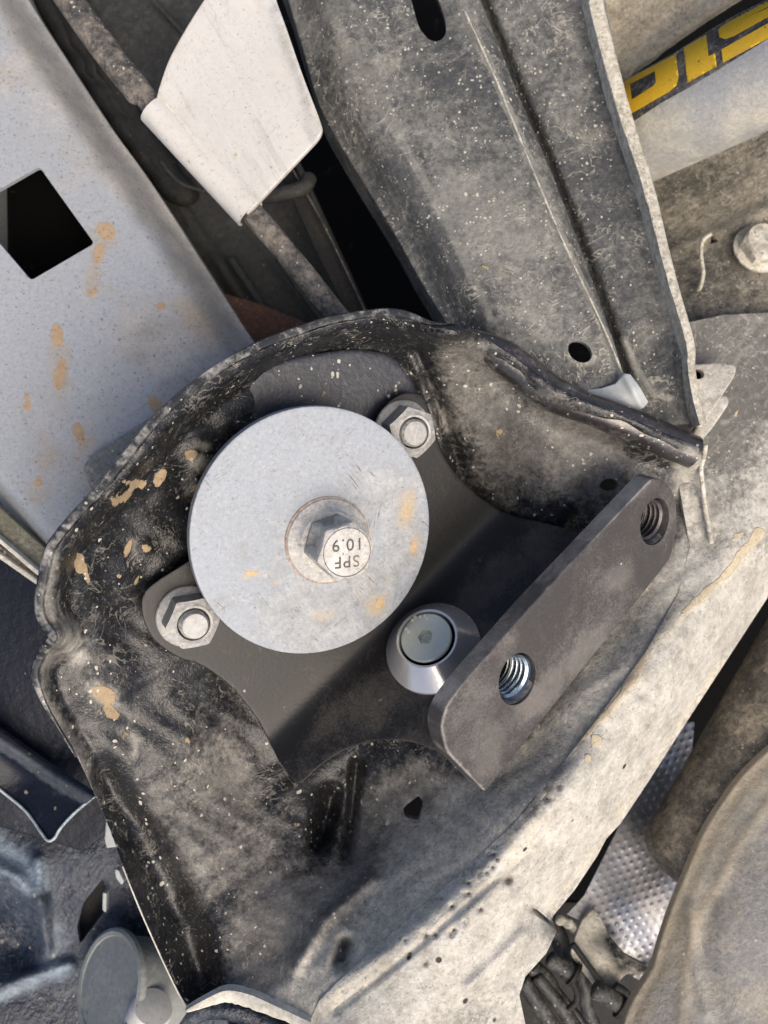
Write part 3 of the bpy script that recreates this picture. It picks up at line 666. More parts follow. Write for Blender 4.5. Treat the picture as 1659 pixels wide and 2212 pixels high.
lipl = [(1292, -90), (1303, 0), (1325, 95), (1352, 200), (1378, 290), (1402, 365), (1424, 445), (1441, 520), (1468, 625), (1500, 738), (1502, 790), (1510, 850), (1526, 915)]
bar('channel_lip', lipl, lambda U, V: zl(U, V) + .75, lambda t: 34 - 18 * t, 1.0, M['lip'], cm, 1, jit=.08)
tube('lip_bead', [P(u - 30 + 16 * i / 8, v + 6, -1.75 + .12 * i) for i, (u, v) in enumerate(lipl[1:10])], .05, M['lip'], cm, seg=6)
tube('crease_bead', [P(u, v, float(zc(np.array([float(u)]), np.array([float(v)]))[0]) + .10) for u, v in cline[1:]], .035, M['lip'], cm, seg=6, rf=lambda L: 1 + .35 * math.sin(L * 3.1) * math.sin(L * 7.7))
wc = root('white_strap_clip', 'small folded pale grey clip under the crossmember corner', 'clip', P(1340, 850, -.4))
zw = TPS([(1270, 838, -.7), (1345, 815, -.35), (1400, 872, -.55), (1365, 893, -.45), (1320, 860, -.45), (1375, 840, -.2)])
sheet('clip_band', [(1262, 842), (1300, 838), (1330, 828), (1348, 806), (1362, 808), (1384, 838), (1401, 868), (1392, 880), (1366, 893), (1325, 885), (1285, 862)], zw, M['clip'], wc, step=5, edge=2.5, thick=.15,
      disp=lambda U, V: .12 * np.exp(-(dline(U, V, [(1350, 812), (1388, 880)]) / 9) ** 2))

# ---------------------------------------------------------------- top right: shock, tan panel, cover
tag(sheet('tan_panel', [(1240, -90), (1720, -90), (1640, -35), (1586, 0), (1534, 33), (1494, 61), (1442, 98), (1413, 123), (1375, 146), (1360, 166), (1345, 182), (1345, 240), (1300, 240)], TPS([(1300, 0, -5.6), (1600, -60, -3.6), (1350, 180, -5.4), (1500, 60, -4.4)]), M['tan'], step=9, edge=4, thick=.5,
          scallop=1.0, disp=lambda U, V: .15 * np.exp(-(dline(U, V, [(1345, 150), (1480, 55), (1600, -30)]) / 14) ** 2)), 'tan dust covered panel edge in the top right corner', 'panel')
sh = root('shock_absorber', 'silver shock absorber body with yellow and black lettering', 'shock absorber', P(1500, 220, -3))
s0, s1 = P(1400, 275, -4.6), P(1659, 147, -1.4); sa = (s1 - s0).normalized(); SR = 1.70
s00 = s0 - sa * 4.5; slen = (s1 - s00).length + 4
lathe('body_tube', [(SR - .05, 0), (SR, .05), (SR, slen - .05), (SR - .05, slen)], s00, sa, M['silver'], sh, seg=96)
def oncyl(u, v, off):
    dr = Vector(((u - CU) / F, (CV - v) / F, -1)); o0 = Vector((0, 0, D)) - s00
    a_ = dr - sa * dr.dot(sa); b_ = o0 - sa * o0.dot(sa); rr = SR + off
    A = a_.dot(a_); B = 2 * a_.dot(b_); C = b_.dot(b_) - rr * rr; q = B * B - 4 * A * C
    t = (-B - math.sqrt(max(q, 0))) / (2 * A)
    return D - t
def zcyl(off): return lambda U, V: np.array([oncyl(a, b, off) for a, b in zip(U, V)])
def sk(x, y): return (1780 / 1.3563 + x * (470 / 1659) / 1.3563, y * (470 / 1659) / 1.3563)      # from an enlarged crop
def poly(l): return [sk(*p) for p in l]
st_ = sheet('label_band', poly([(-60, 960), (240, 795), (690, 545), (1090, 290), (1330, 150), (1720, -40), (1960, -170), (1960, 230), (1659, 400), (1180, 700), (850, 900), (560, 1060), (245, 1270), (-60, 1430)]), zcyl(.012), M['sticker'], sh, step=6, edge=0, thick=.02)
for pg, hl in (([(-60, 985), (140, 860), (240, 800), (700, 560), (712, 600), (735, 800), (715, 880), (640, 945), (235, 1180), (-60, 1350)], [[(232, 868), (490, 735), (500, 850), (470, 890), (250, 1030)]]),
               ([(787, 490), (1020, 358), (1045, 580), (1112, 552), (1130, 685), (828, 852)], []),
               ([(1145, 310), (1180, 262), (1659, 0), (1960, -150), (1960, -40), (1659, 70), (1395, 200), (1659, 80), (1960, -30), (1960, 20), (1659, 175), (1300, 375), (1215, 402), (1160, 385)], []),
               ([(1178, 510), (1659, 240), (1960, 70), (1960, 190), (1659, 395), (1195, 648)], [])):
    sheet('lettering', poly(pg), zcyl(.03), M['yellow'], st_, holes=[poly(h) for h in hl], step=5, edge=0, thick=.015)
zcv = TPS([(1380, 420, -6.6), (1720, 270, -4.8), (1720, 690, -3.8), (1500, 710, -3.9), (1560, 500, -5.0)])
cv = root('underbody_cover', 'speckled dusty brown cover plate below the shock absorber', 'cover plate', P(1580, 550, -5))
sheet('cover_plate', [(1300, 330), (1760, 150), (1760, 683), (1620, 697), (1528, 712), (1490, 716), (1430, 600)], zcv, M['cover'], cv, step=9, edge=3, thick=.25, scallop=1.2,
      holes=[[(1536, 507), (1552, 521), (1535, 527)]], disp=lambda U, V: .2 * np.exp(-(dline(U, V, [(1450, 540), (1520, 520), (1720, 420)]) / 14) ** 2), attrs={'dust_light': gm([(1500, 500), (1659, 430)], 40, .4)})
tube('hook_wire', [P(1535, 506, -4.4), P(1522, 515, -4.2), P(1515, 530, -4.2), P(1515, 560, -4.2), P(1519, 590, -4.2), P(1512, 622, -4.3), P(1505, 626, -4.5)], .07, M['lip'], cv, seg=8)
hb = root('cover_bolt', 'dust coated hex bolt in the brown cover plate at right edge', 'bolt', P(1635, 540, -4.6))
hax = Vector((.10, .30, 1)).normalized()
hbc = P(1637, 540, float(zcv(np.array([1637.]), np.array([540.]))[0]) + .02)
lathe('bolt_flange', [(.85, 0), (.86, .08), (.80, .14), (.66, .2)], hbc, hax, M['lip'], hb, seg=40)
lathe('bolt_head', [(.74, .1, 1), (.74, .55, 1, .35), (.60, .64)], hbc, hax, M['lip'], hb, seg=48, sharp=25)

# plates behind the seam
gp = root('stacked_tabs', 'two dusty rounded steel tabs stacked beside the crossmember tip', 'tab plates', P(1560, 850, -1.5))
zt1 = TPS([(1490, 800, -1.6), (1590, 790, -1.5), (1520, 940, -1.2), (1560, 860, -1.3)])
sheet('tab', rounded([(1470, 790), (1560, 782), (1592, 790, 10), (1588, 812, 8), (1515, 925), (1480, 900)], 6), zt1, M['rail'], gp, step=6, edge=4, thick=.35, holes=[ell(1507, 808, 15, 11, 10)])
sheet('tab', rounded([(1490, 950), (1545, 858), (1570, 852, 9), (1577, 870, 9), (1540, 925), (1502, 968)], 5), lambda U, V: zt1(U, V) - .1, M['rail'], gp, step=6, edge=5, thick=.3)
sheet('tab_back', ell(1507, 808, 26, 20, 0), lambda U, V: zt1(U, V) - .5, M['void'], gp, step=10, edge=0, thick=.05)

# ---------------------------------------------------------------- the pressed black bracket (pan)
bk = root('body_mount_bracket', 'black pressed steel body mount bracket, muddy, with rolled rim', 'bracket', P(650, 1300, -.5))
rim = [(205, 1720), (165, 1635), (112, 1543), (93, 1499), (84, 1464), (86, 1440), (107, 1401), (124, 1375), (100, 1335), (94, 1300), (100, 1262), (112, 1207), (125, 1177), (165, 1127), (225, 1062), (242, 1040), (280, 992), (350, 907), (450, 822), (550, 762), (650, 722), (730, 697), (829, 683), (880, 688), (935, 703), (985, 702)]
ridge_t = [(985, 706), (1040, 722), (1105, 765), (1170, 812), (1230, 850), (1300, 878), (1390, 915), (1470, 948), (1515, 968)]
foot = [(560, 800), (700, 765), (800, 762), (870, 790), (905, 850), (945, 960), (985, 1040), (1060, 1105), (1150, 1135), (1270, 1170)]
def A_(u, v, o): return (u, v, float(PA.z(u, v)) + o)
ctrl = [A_(500, 1200, -.9), A_(700, 900, -.9), A_(850, 900, -1.0), A_(600, 1000, -.9), A_(820, 800, -.9), A_(620, 830, -.9), A_(700, 1400, -1.1), A_(350, 1200, -.7), A_(480, 900, -.3), A_(330, 1020, -.2), A_(200, 1180, .1),
        A_(900, 1050, -1.1), A_(450, 1480, -1.1), A_(160, 1300, .1), A_(260, 1330, -.6), A_(440, 1100, -.9), A_(950, 1000, -1.2), A_(870, 830, -.9), A_(1020, 1100, -1.2),
        (985, 706, .9), (1040, 715, .6), (1230, 840, .2), (1390, 905, -.2), (1515, 965, -.9), (1060, 800, -.1), (1120, 900, -.7), (1010, 900, -1.2), (960, 800, -.3), (1200, 1000, -1.0), (1150, 1080, -1.8), (1350, 1000, -1.1), (1300, 1050, -1.3),
        (1490, 1120, -1.5), (1535, 1170, -1.4), (1240, 1140, -1.9), (650, 1720, -1.9), (760, 1760, -2.0), (900, 1720, -1.1), (1010, 1780, .7), (1080, 1760, 1.45), (1180, 1640, 1.0), (1290, 1500, .5), (1400, 1350, -.2), (1480, 1245, -.75), (880, 1930, 1.0), (760, 1900, -.5), (720, 2060, 1.3), (560, 1850, -.9), (450, 1700, -.9),
        (350, 1600, .1), (250, 1480, .9), (130, 1480, 1.7), (120, 1560, 1.4), (200, 1700, .8), (560, 2000, -.1), (330, 1800, .1), (430, 2100, 0), (345, 2060, .6), (265, 1870, .7), (405, 2180, .9), (530, 2150, .6), (650, 2200, 1.3), (640, 2080, .8), (600, 1600, -1.9), (900, 1500, -1.6)]
zb = TPS(ctrl)
rimw = dict(line=rim)
panout = crom(rim[::-1], 4) + crom([(205, 1720), (235, 1790), (265, 1872), (300, 1960), (345, 2062), (385, 2145), (407, 2180)], 3)[1:] + \
    crom([(407, 2180), (450, 2152), (490, 2135), (560, 2150), (672, 2208)], 4)[1:] + [(725, 2235), (780, 2160), (800, 2080), (890, 1999), (1012, 1893), (1122, 1788), (1222, 1664), (1312, 1549), (1412, 1409), (1476, 1288), (1536, 1172), (1528, 1090), (1519, 1010)] + crom(ridge_t[::-1], 3)
# outline runs rim (right to left), left edge, bottom, seam, ridge
chl = [(225, 1690), (290, 1790), (350, 1900), (400, 2010), (440, 2120)]
re = [(975, 728), (1020, 735), (1075, 762), (1135, 806), (1190, 848), (1240, 872), (1300, 893), (1370, 920), (1435, 950), (1496, 976)]
def pan_disp(U, V):
    r = 1.3 * sst(1 - (dline(U, V, rim[7:]) - 16) / 44) ** 1.2
    r += .5 * sst(1 - dline(U, V, rim[:8]) / 40)
    r += .62 * np.exp(-(dline(U, V, re) / 40) ** 2)
    r -= .18 * np.exp(-(dline(U, V, [(a - 22, b + 68) for a, b in ridge_t[2:]]) / 20) ** 2)
    r -= .8 * np.exp(-(dline(U, V, chl) / 46) ** 2)
    r += .0 * np.exp(-(dline(U, V, [(300, 1700), (370, 1830), (430, 1960), (470, 2080)]) / 16) ** 2)
    r -= .35 * np.exp(-(dline(U, V, [(905, 760), (940, 850), (975, 950), (1000, 1030)]) / 14) ** 2)
    r -= .9 * np.exp(-(dline(U, V, [(715, 1720), (690, 1820)]) / 22) ** 2)
    r -= .6 * np.exp(-(dline(U, V, [(772, 1650), (760, 1760), (745, 1850)]) / 12) ** 2)
    r -= .6 * np.exp(-(dline(U, V, [(745, 2040), (735, 2075)]) / 16) ** 2)
    r += .30 * np.exp(-(dline(U, V, [(640, 2090), (700, 1990), (800, 1900)]) / 14) ** 2)
    r += .14 * np.sin(U * .021 + V * .013) * np.sin(V * .017 - U * .009) + .04 * np.sin(U * .07 + 2 * np.sin(V * .03)) * np.sin(V * .06)
    r += .25 * np.exp(-(dline(U, V, [(430, 960), (420, 1040)]) / 26) ** 2) + .12 * np.exp(-((U - 315) ** 2 + (V - 1182) ** 2) / 14 ** 2)
    return r
sheet('pan', panout, zb, M['black_pan'], bk, step=7.5, edge=4, thick=.3, scallop=1.0,
      holes=[ell(1315, 1047, 19, 13, -10, 18), rounded([(870, 1745), (905, 1718), (915, 1735), (905, 1772), (875, 1765)], 8)], disp=pan_disp,
      attrs={'dust_light': summ(gm([(700, 2060), (860, 1930), (1000, 1830)], 130, 1.0), gm([(900, 1680), (800, 1800), (1000, 1750)], 60, .7), gm([(1000, 780), (1100, 950), (1300, 1000)], 110, .65), gm([(440, 1780), (580, 1940), (580, 2120)], 130, .55),
                           gm([(450, 1600), (560, 1750)], 90, .3), gm(rim[:12], 26, .6), gm([(1500, 1000), (1530, 1160)], 40, .9), gm([(600, 800), (850, 800)], 70, -.8), gm(chl, 36, -.5), gm(rim[13:], 60, -.5),
                           gm([(160, 1380), (240, 1500)], 60, .3), gm([(1040, 722), (1470, 948)], 22, -.35), gm([(200, 1150), (330, 1000)], 60, .1)),
             'caked': summ(gm([(1080, 1790), (1190, 1660), (1290, 1520), (1400, 1350), (1480, 1240)], 75, 1.05), gm([(930, 1800), (880, 1900)], 90, .35), gm([(690, 2215), (672, 2150), (662, 2100)], 20, 1.0), gm([(720, 2150), (760, 2100)], 50, 1.0), blobs([(432, 1000, 28, 24, 0, .8), (415, 1050, 24, 22, 0, .5), (440, 965, 26, 14, 20, .55), (225, 1500, 36, 22, 30, .6), (290, 1620, 16, 30, 0, .5), (160, 1400, 26, 50, -30, .4)]), gm([(640, 2200), (720, 2100), (870, 1970), (1000, 1860), (1080, 1770)], 75, 1.0), gm([(980, 1720), (1060, 1760), (1160, 1650), (1300, 1480), (1440, 1280)], 45, .62), gm([(1490, 1000), (1530, 1160)], 40, .9), gm([(820, 1720), (900, 1850)], 70, .25), gm([(150, 1350), (200, 1480), (330, 1600)], 30, .25)),
             'mudm': blobs([(265, 1070, 23, 34.5, 50, 0.68), (290, 1045, 34.5, 13.8, 0, 0.66), (345, 1035, 13.8, 32.2, 20, 0.72), (172, 1220, 13.8, 29.9, -10, 0.68), (185, 1235, 9.2, 34.5, -20, 0.66), (415, 985, 34.5, 25.3, 30, 0.61), (430, 1010, 27.6, 34.5, 60, 0.61),
                            (278, 1180, 6.9, 27.6, 20, 0.66), (315, 1182, 14.95, 14.95, 0, 0.68), (295, 1255, 10.35, 25.3, 25, 0.66), (258, 1245, 6.9, 6.9, 0, 0.66), (225, 1500, 41.4, 27.6, 30, 0.66), (240, 1540, 18.4, 34.5, -35, 0.66), (270, 1590, 23, 29.9, 0, 0.51), (405, 1600, 6.9, 16.1, -30, 0.61),
                            (700, 852, 6.9, 16.1, 5, 0.76), (420, 1060, 34.5, 23, 0, 0.48), (640, 1780, 23, 11.5, 0, 0.36), (660, 1760, 16.1, 46, 0, 0.36), (1080, 930, 16.1, 23, 0, 0.36)]),
             'darkm': summ(gm([(265, 1680), (330, 1760), (385, 1880), (430, 1980), (468, 2100)], 18, 1.0), gm([(715, 1720), (690, 1810)], 24, .8), gm([(772, 1650), (760, 1760), (745, 1830)], 13, .9), gm([(745, 2040), (735, 2075)], 16, .9), gm([(1000, 1050), (1100, 1110), (1240, 1150)], 18, .6))})
# ---------------------------------------------------------------- frame rail
rl = root('frame_rail', 'broad pale dusty frame rail sweeping from bottom to upper right', 'frame rail', P(1300, 1600, .5))
seam = [(600, 2300), (660, 2212), (700, 2130), (770, 2052), (900, 1955), (1010, 1865), (1110, 1775), (1210, 1650), (1310, 1500), (1400, 1360), (1470, 1240), (1535, 1130), (1575, 980), (1610, 850)]
zr = TPS([(640, 2250, 2.3), (760, 2060, 1.9), (1000, 1870, 1.6), (1040, 1715, 1.5), (1200, 1500, .7), (1460, 1220, -.8), (1540, 1000, -1.9), (1500, 760, -2.6), (1659, 700, -3.2), (1659, 950, -2.3), (1659, 1280, -2.2),
          (1290, 1850, .2), (1400, 1680, -.5), (1190, 1975, .7), (900, 2200, 2.4), (1130, 2160, 1.2), (1100, 1950, 1.9), (1250, 1700, .9), (1400, 1450, .1), (1560, 1200, -1.0), (1000, 2050, 2.3)])
sil = [(1760, 1130), (1659, 1290), (1560, 1442), (1480, 1565), (1400, 1690), (1340, 1780), (1310, 1812), (1290, 1850), (1240, 1925), (1197, 1976)]
tabp = [(1186, 1985), (1160, 1968), (1152, 1958), (1148, 1966), (1156, 1990)]
outl = [(600, 2330), (655, 2232), (690, 2160), (730, 2120), (880, 1985), (1000, 1880), (1110, 1778), (1210, 1655), (1300, 1540), (1400, 1400), (1465, 1280), (1490, 1180), (1440, 900), (1470, 700), (1560, 680), (1760, 670)] + sil + [(1190, 1990), (1160, 1965), (1150, 1962), (1158, 1978), (1203, 2012), (1180, 2060), (1135, 2110), (1122, 2150), (1135, 2212), (1150, 2330)]
g1 = [(700, 2160), (850, 2045), (980, 1935), (1110, 1825), (1160, 1765)]
g2 = [(560, 2290), (760, 2110), (980, 1905), (1120, 1770), (1300, 1560)]
ridge = [(1020, 2212), (1060, 2100), (1100, 2010), (1150, 1965)]
mudline = [(1230, 1610), (1310, 1540), (1370, 1470), (1400, 1400), (1480, 1320), (1560, 1250), (1640, 1150)]
rleft = [(640, 2330), (665, 2232), (700, 2165), (730, 2120), (880, 1985), (1000, 1880), (1110, 1778), (1210, 1655), (1300, 1540), (1400, 1400), (1465, 1280), (1490, 1180)]
zrr = lambda U, V: zr(U, V) * sst(dline(U, V, rleft) / 140) + (zb(U, V) + pan_disp(U, V) + .02) * (1 - sst(dline(U, V, rleft) / 140))
pit_list = [(1097, 1900, 9, .35)] + [(1075 + random.gauss(0, 26) - t * 190, 1830 + random.gauss(0, 22) + t * 230, random.uniform(3, 5), .2) for t in [random.random() for _ in range(26)]] + \
    [(1165 + random.gauss(0, 22), 1700 + random.gauss(0, 18), random.uniform(3, 5), .2) for _ in range(12)]
def pits(U, V):
    r = np.zeros(len(U))
    for (pu, pv, pr, pa) in pit_list: r -= pa * np.exp(-((U - pu) ** 2 + (V - pv) ** 2) / pr ** 2)
    return r
def pitm(U, V):
    r = np.zeros(len(U))
    for (pu, pv, pr, pa) in pit_list: r = np.maximum(r, .7 * np.exp(-((U - pu) ** 2 + (V - pv) ** 2) / (pr * 1.1) ** 2))
    return r
sheet('rail_wall', outl, zrr, M['rail'], rl, step=6.5, edge=1, thick=.35, skirt=1.6,
      disp=lambda U, V: -.9 * sst(1 - dline(U, V, sil) / 70) ** 1.6 + .10 * np.exp(-(dline(U, V, g1) / 16) ** 2) - .10 * np.exp(-(dline(U, V, [(a + 26, b + 22) for a, b in g1]) / 7) ** 2)
      - .1 * np.exp(-(dline(U, V, ridge) / 26) ** 2) + .10 * np.exp(-(dline(U, V, mudline) / 24) ** 2) - .1 * np.exp(-(dline(U, V, [(1060, 1740), (1250, 1500), (1460, 1235)]) / 18) ** 2)
      + .25 * np.exp(-(dline(U, V, [(1130, 2020), (1020, 2130)]) / 16) ** 2) + pits(U, V),
      attrs={'dust_light': summ(gm([(800, 2200), (1150, 1850), (1330, 1600), (1560, 1330)], 110, .55), gm([(1530, 800), (1659, 780)], 170, -.75), gm([(1000, 1890), (1125, 1780), (1225, 1655), (1315, 1540), (1475, 1300)], 40, -.45)),
             'caked': summ(gm(mudline, 20, .6), gm([(700, 2190), (900, 2030), (1080, 1880), (1200, 1740)], 40, .4), gm([(1190, 1960), (1290, 1830), (1400, 1670), (1560, 1430)], 12, .45)),
             'mudm': summ(gm(mudline, 13, .58), blobs([(1350, 1460, 18, 40, 40, .6), (1290, 1600, 16, 20, 30, .6), (1268, 1640, 12, 16, 20, .55), (1420, 1330, 12, 50, 40, .5), (1600, 1150, 14, 60, 40, .5), (1590, 890, 30, 20, -20, .45)])),
             'darkm': summ(pitm, gm([(1130, 1770), (1215, 1660), (1400, 1410)], 8, .3), blobs([(1386, 1510, 20, 14, 30, .4), (1400, 1570, 14, 18, 0, .4), (1152, 1968, 10, 8, 0, 1.0), (1640, 880, 20, 60, 0, .15)]))})
zrim = lambda U, V: zb(U, V) + np.where(np.arange(len(U)) >= 0, 1.3, 0) * 1.0 * sst(1 - (dline(U, V, rim[7:]) - 16) / 44) + .5 * sst(1 - dline(U, V, rim[:8]) / 40) + .10
bar('rim_edge', rim[1:], zrim, lambda t: (14 + 8 * math.sin(t * 3.1)) * min(1, (1.02 - t) * 9) * min(1, .2 + t * 7), .35, M['pan_edge'], bk, -1, jit=.03)
sheet('shelf_sky_tint', rounded([(488, 862), (540, 800), (640, 768), (760, 752), (840, 762), (882, 800), (905, 852), (900, 900), (700, 930), (520, 930)], 24), lambda U, V: PA.z(U, V) - .55, M['sky_tint'], bk, step=9, edge=9, thick=.3, attrs={'mudm': blobs([(700, 852, 5, 12, 5, .75)])})  # bracket shelf; its bluish tone is a painted sky reflection
def alongz(pts, f, off): return [P(u, v, float(f(np.array([float(u)]), np.array([float(v)]))[0]) + off) for (u, v) in pts]
tube('rolled_edge', alongz(re, lambda U, V: zb(U, V) + .10, -.06), .50, M['gloss'], bk, seg=36, rf=lambda L: min(1, .4 + L * .35) * (1 - .12 * math.exp(-((L - 4.6) / .6) ** 2)), caps=False)
tube('seam_lip', alongz([(1524, 962), (1521, 985), (1514, 1012), (1519, 1060), (1525, 1110), (1537, 1172)], zb, .25), .075, M['lip'], bk, seg=8)
tube('left_edge_bead', alongz([(265, 1872), (300, 1960), (345, 2062), (385, 2145), (407, 2180)], zb, .0), .022, M['pale_edge'], bk, seg=6)
bl = [(400, 2182), (440, 2158), (487, 2137), (540, 2145), (600, 2172), (672, 2206)]
bar('pale_bottom_lip', bl, lambda U, V: zb(U, V) + .25, lambda t: 6 + 26 * math.sin(min(1, t * 1.15) * PI * .75), .3, M['pale_edge'], bk, 1, jit=.1)

# ---------------------------------------------------------------- new bracket (powder coated)
nb = root('new_steel_bracket', 'satin dark brown folded steel bracket with a drilled standing flange', 'bracket', PA.pt(830, 1350))
earA = [(312, 1275), (345, 1252), (425, 1200), (600, 1150), (760, 1000), (838, 872), (868, 852), (900, 850), (925, 872), (945, 950), (962, 985), (990, 1028), (1035, 1070), (1083, 1104)]
Aout = crom([(600, 1585), (560, 1530), (505, 1480), (440, 1440), (385, 1420), (335, 1385), (312, 1345), (305, 1310), (312, 1278), (345, 1250)], 4) + [(425, 1200), (600, 1150), (760, 980), (830, 880)] + crom([(838, 868), (868, 850), (900, 849), (922, 870), (945, 945), (960, 985), (990, 1028), (1035, 1072), (1083, 1104)], 4)
# single folded leg: depth follows leg A on one side of the fold and leg B on the other, with a bend radius
def zAB(U, V):
    a = PA.z(U, V); b = PB.z(U, V)
    return .5 * (a + b + np.sqrt((a - b) ** 2 + .10))
ABout = [(1083, 1104)] + crom([(1120, 1117), (1180, 1130), (1250, 1149)], 3) + [(1330, 1165), (1385, 1175), (1345, 1235), (1285, 1310), (1232, 1395), (1168, 1480), (1108, 1570), (1042, 1702)] + crom([(1030, 1692), (1000, 1665), (960, 1632), (905, 1607), (850, 1598), (795, 1603), (740, 1622), (690, 1655), (655, 1688), (640, 1692)], 3)[1:] + \
    [(622, 1672), (600, 1640)] + crom([(560, 1560), (505, 1490), (440, 1440), (385, 1420), (335, 1385), (312, 1345), (305, 1310), (312, 1278), (345, 1250)], 4) + [(425, 1200), (600, 1150), (760, 980), (830, 880)] + crom([(838, 868), (868, 850), (900, 849), (922, 870), (945, 945), (960, 985), (990, 1028), (1035, 1072)], 4)
cb = PB.pt(937, 1402)
leg = sheet('folded_leg', ABout, zAB, M['coat'], nb, step=9, edge=3.0, d=-(NA + PB.n).normalized(), thick=.5,
            attrs={'dust_light': summ(lambda U, V: .45 * sst((dline(U, V, [(560, 1625), (1080, 1107)]) * np.sign((U - 560) + (V - 1625)) + 10) / 110), blobs([(1160, 1185, 30, 30, 0, .75), (1100, 1230, 60, 24, -30, .5), (1030, 1290, 34, 20, -30, .75), (1080, 1250, 20, 50, 20, .5), (700, 1560, 70, 30, -40, .3), (470, 1470, 60, 30, 30, .25)]))})  # ramp past the fold paints the second leg's brighter lighting; blobs are smudges
Fout = rounded([(1042, 1703, 6), (952, 1590, 60), (948, 1505, 50), (1395, 1022, 26), (1440, 1035, 36), (1466, 1110, 40), (1450, 1205, 10), (1400, 1262)], 20)
Fpl = Plane(PF.p, PF.n)
# front outline of the standing flange (the thickness band shows to the left of it)
Ff = rounded([(1048, 1712, 8), (962, 1625, 24), (950, 1565, 24), (966, 1522, 30), (1003, 1474, 30), (1143, 1314, 30), (1414, 1027, 26), (1450, 1050, 40), (1467, 1115, 40), (1450, 1205, 12), (1435, 1225, 10)], 20)
h1 = ell(1117, 1467, 38, 58, 16, 40); h2 = ell(1414, 1127, 30, 52, 12, 40)
fd = -(PF.n + Vector((.35, -.10, 0))).normalized()
sheet('standing_flange', Ff, pl(PF), M['coat_flange'], nb, holes=[h1, h2], step=9, edge=3.5, d=-PF.n, thick=.5,
      attrs={'caked': gm([(1045, 1706), (966, 1622), (955, 1570), (966, 1525), (1001, 1474), (1139, 1314), (1412, 1030)], 3.0, .6), 'dust_light': summ( blobs([(1165, 1500, 70, 26, -45, .8), (1250, 1420, 60, 20, -45, .5), (1340, 1240, 40, 20, -45, .4), (1060, 1600, 30, 60, 0, .3)]))})  # narrow caked line paints the front edge highlight along with its scuffing
for (hc, rr, mt, nm) in ((PF.pt(1117, 1467), .64, 'thread', 'threaded_insert'), (PF.pt(1414, 1127), .62, 'thread_dark', 'threaded_insert')):
    prof = []
    for i in range(5):
        prof += [(rr, -.14 - .17 * i), (rr - .03, -.20 - .17 * i), (rr - .11, -.24 - .17 * i), (rr - .03, -.29 - .17 * i)]
    V2 = lathe(nm, prof, hc, PF.n, M[mt], nb, seg=40, cap0=False, cap1=False, sharp=20)
    lathe('insert_bottom', [(rr, -.98), (rr - .1, -1.0)], hc, PF.n, M['void'], V2, seg=24)
    lathe('insert_collar', [(rr + .10, -.05), (rr + .06, -.80), (rr - .12, -.80)], hc, PF.n, M['nut'], V2, seg=32, cap0=False, cap1=False)

# spacer and countersunk screw
NB = PB.n
sp = root('conical_spacer', 'bright turned steel cone spacer on the dark folded bracket', 'spacer', cb)
lathe('cone', [(1.40, 0), (1.43, .05), (1.42, .13), (1.36, .2), (.94, .80), (.90, .84), (.84, .84), (.82, .80), (.80, .55)], cb, NB, M['steel'], sp, seg=96, cap1=False)
lathe('cone_floor', [(.83, .5), (.82, .56)], cb, NB, M['void'], sp, seg=48)
sc = root('socket_screw', 'flat zinc socket head screw seated in the cone spacer', 'screw', cb + NB * .7)
lathe('screw_head', [(.64, .56), (.71, .66), (.755, .78), (.75, .83), (.725, .865), (.60, .885), (.245, .895, 1), (.235, .89, 1), (.225, .62, 1), (.1, .58)], cb + Vector((-.02, .02, 0)), NB, M['zinc_new'], sc, seg=72, cap0=False)
ub, vb_, wb = frame_of(NB)
for (px, py) in ((902 - 6, 1332), (891, 1339), (908, 1332), (878, 1358), (882, 1363), (918, 1330), (921, 1336)):
    pp = PB.pt(px, py); base = P(px, py, 0)
    # place each little raised mark on the screw face
    q = Plane(cb + NB * .90, NB).pt(px, py)
    lathe('raised_mark', [(.055, -.02), (.05, .02), (.02, .03)], q, NB, M['pale_edge'], sc, seg=8)

# ---------------------------------------------------------------- washer, bolt, bushing, nuts
wcn = Plane(PA.p + NA * 1.35, NA).pt(680, 1150)
bu = root('rubber_bushing', 'black rubber bushing beneath the big washer', 'bushing', wcn - NA * 1.1)
lathe('bushing_body', [(2.3, -1.35), (2.45, -1.0), (2.45, -.5), (2.6, -.28)], wcn, NA, M['void'], bu, seg=48)
ws = lathe('large_washer', [(3.30, -.30), (3.42, -.27), (3.47, -.2), (3.47, -.08), (3.44, -.03), (3.36, 0), (2.4, -.01), (1.7, -.045), (1.3, -.09), (1.0, -.11), (.3, -.11)], wcn, NA, M['washer'], None, seg=144)
ws.name = 'large_washer'
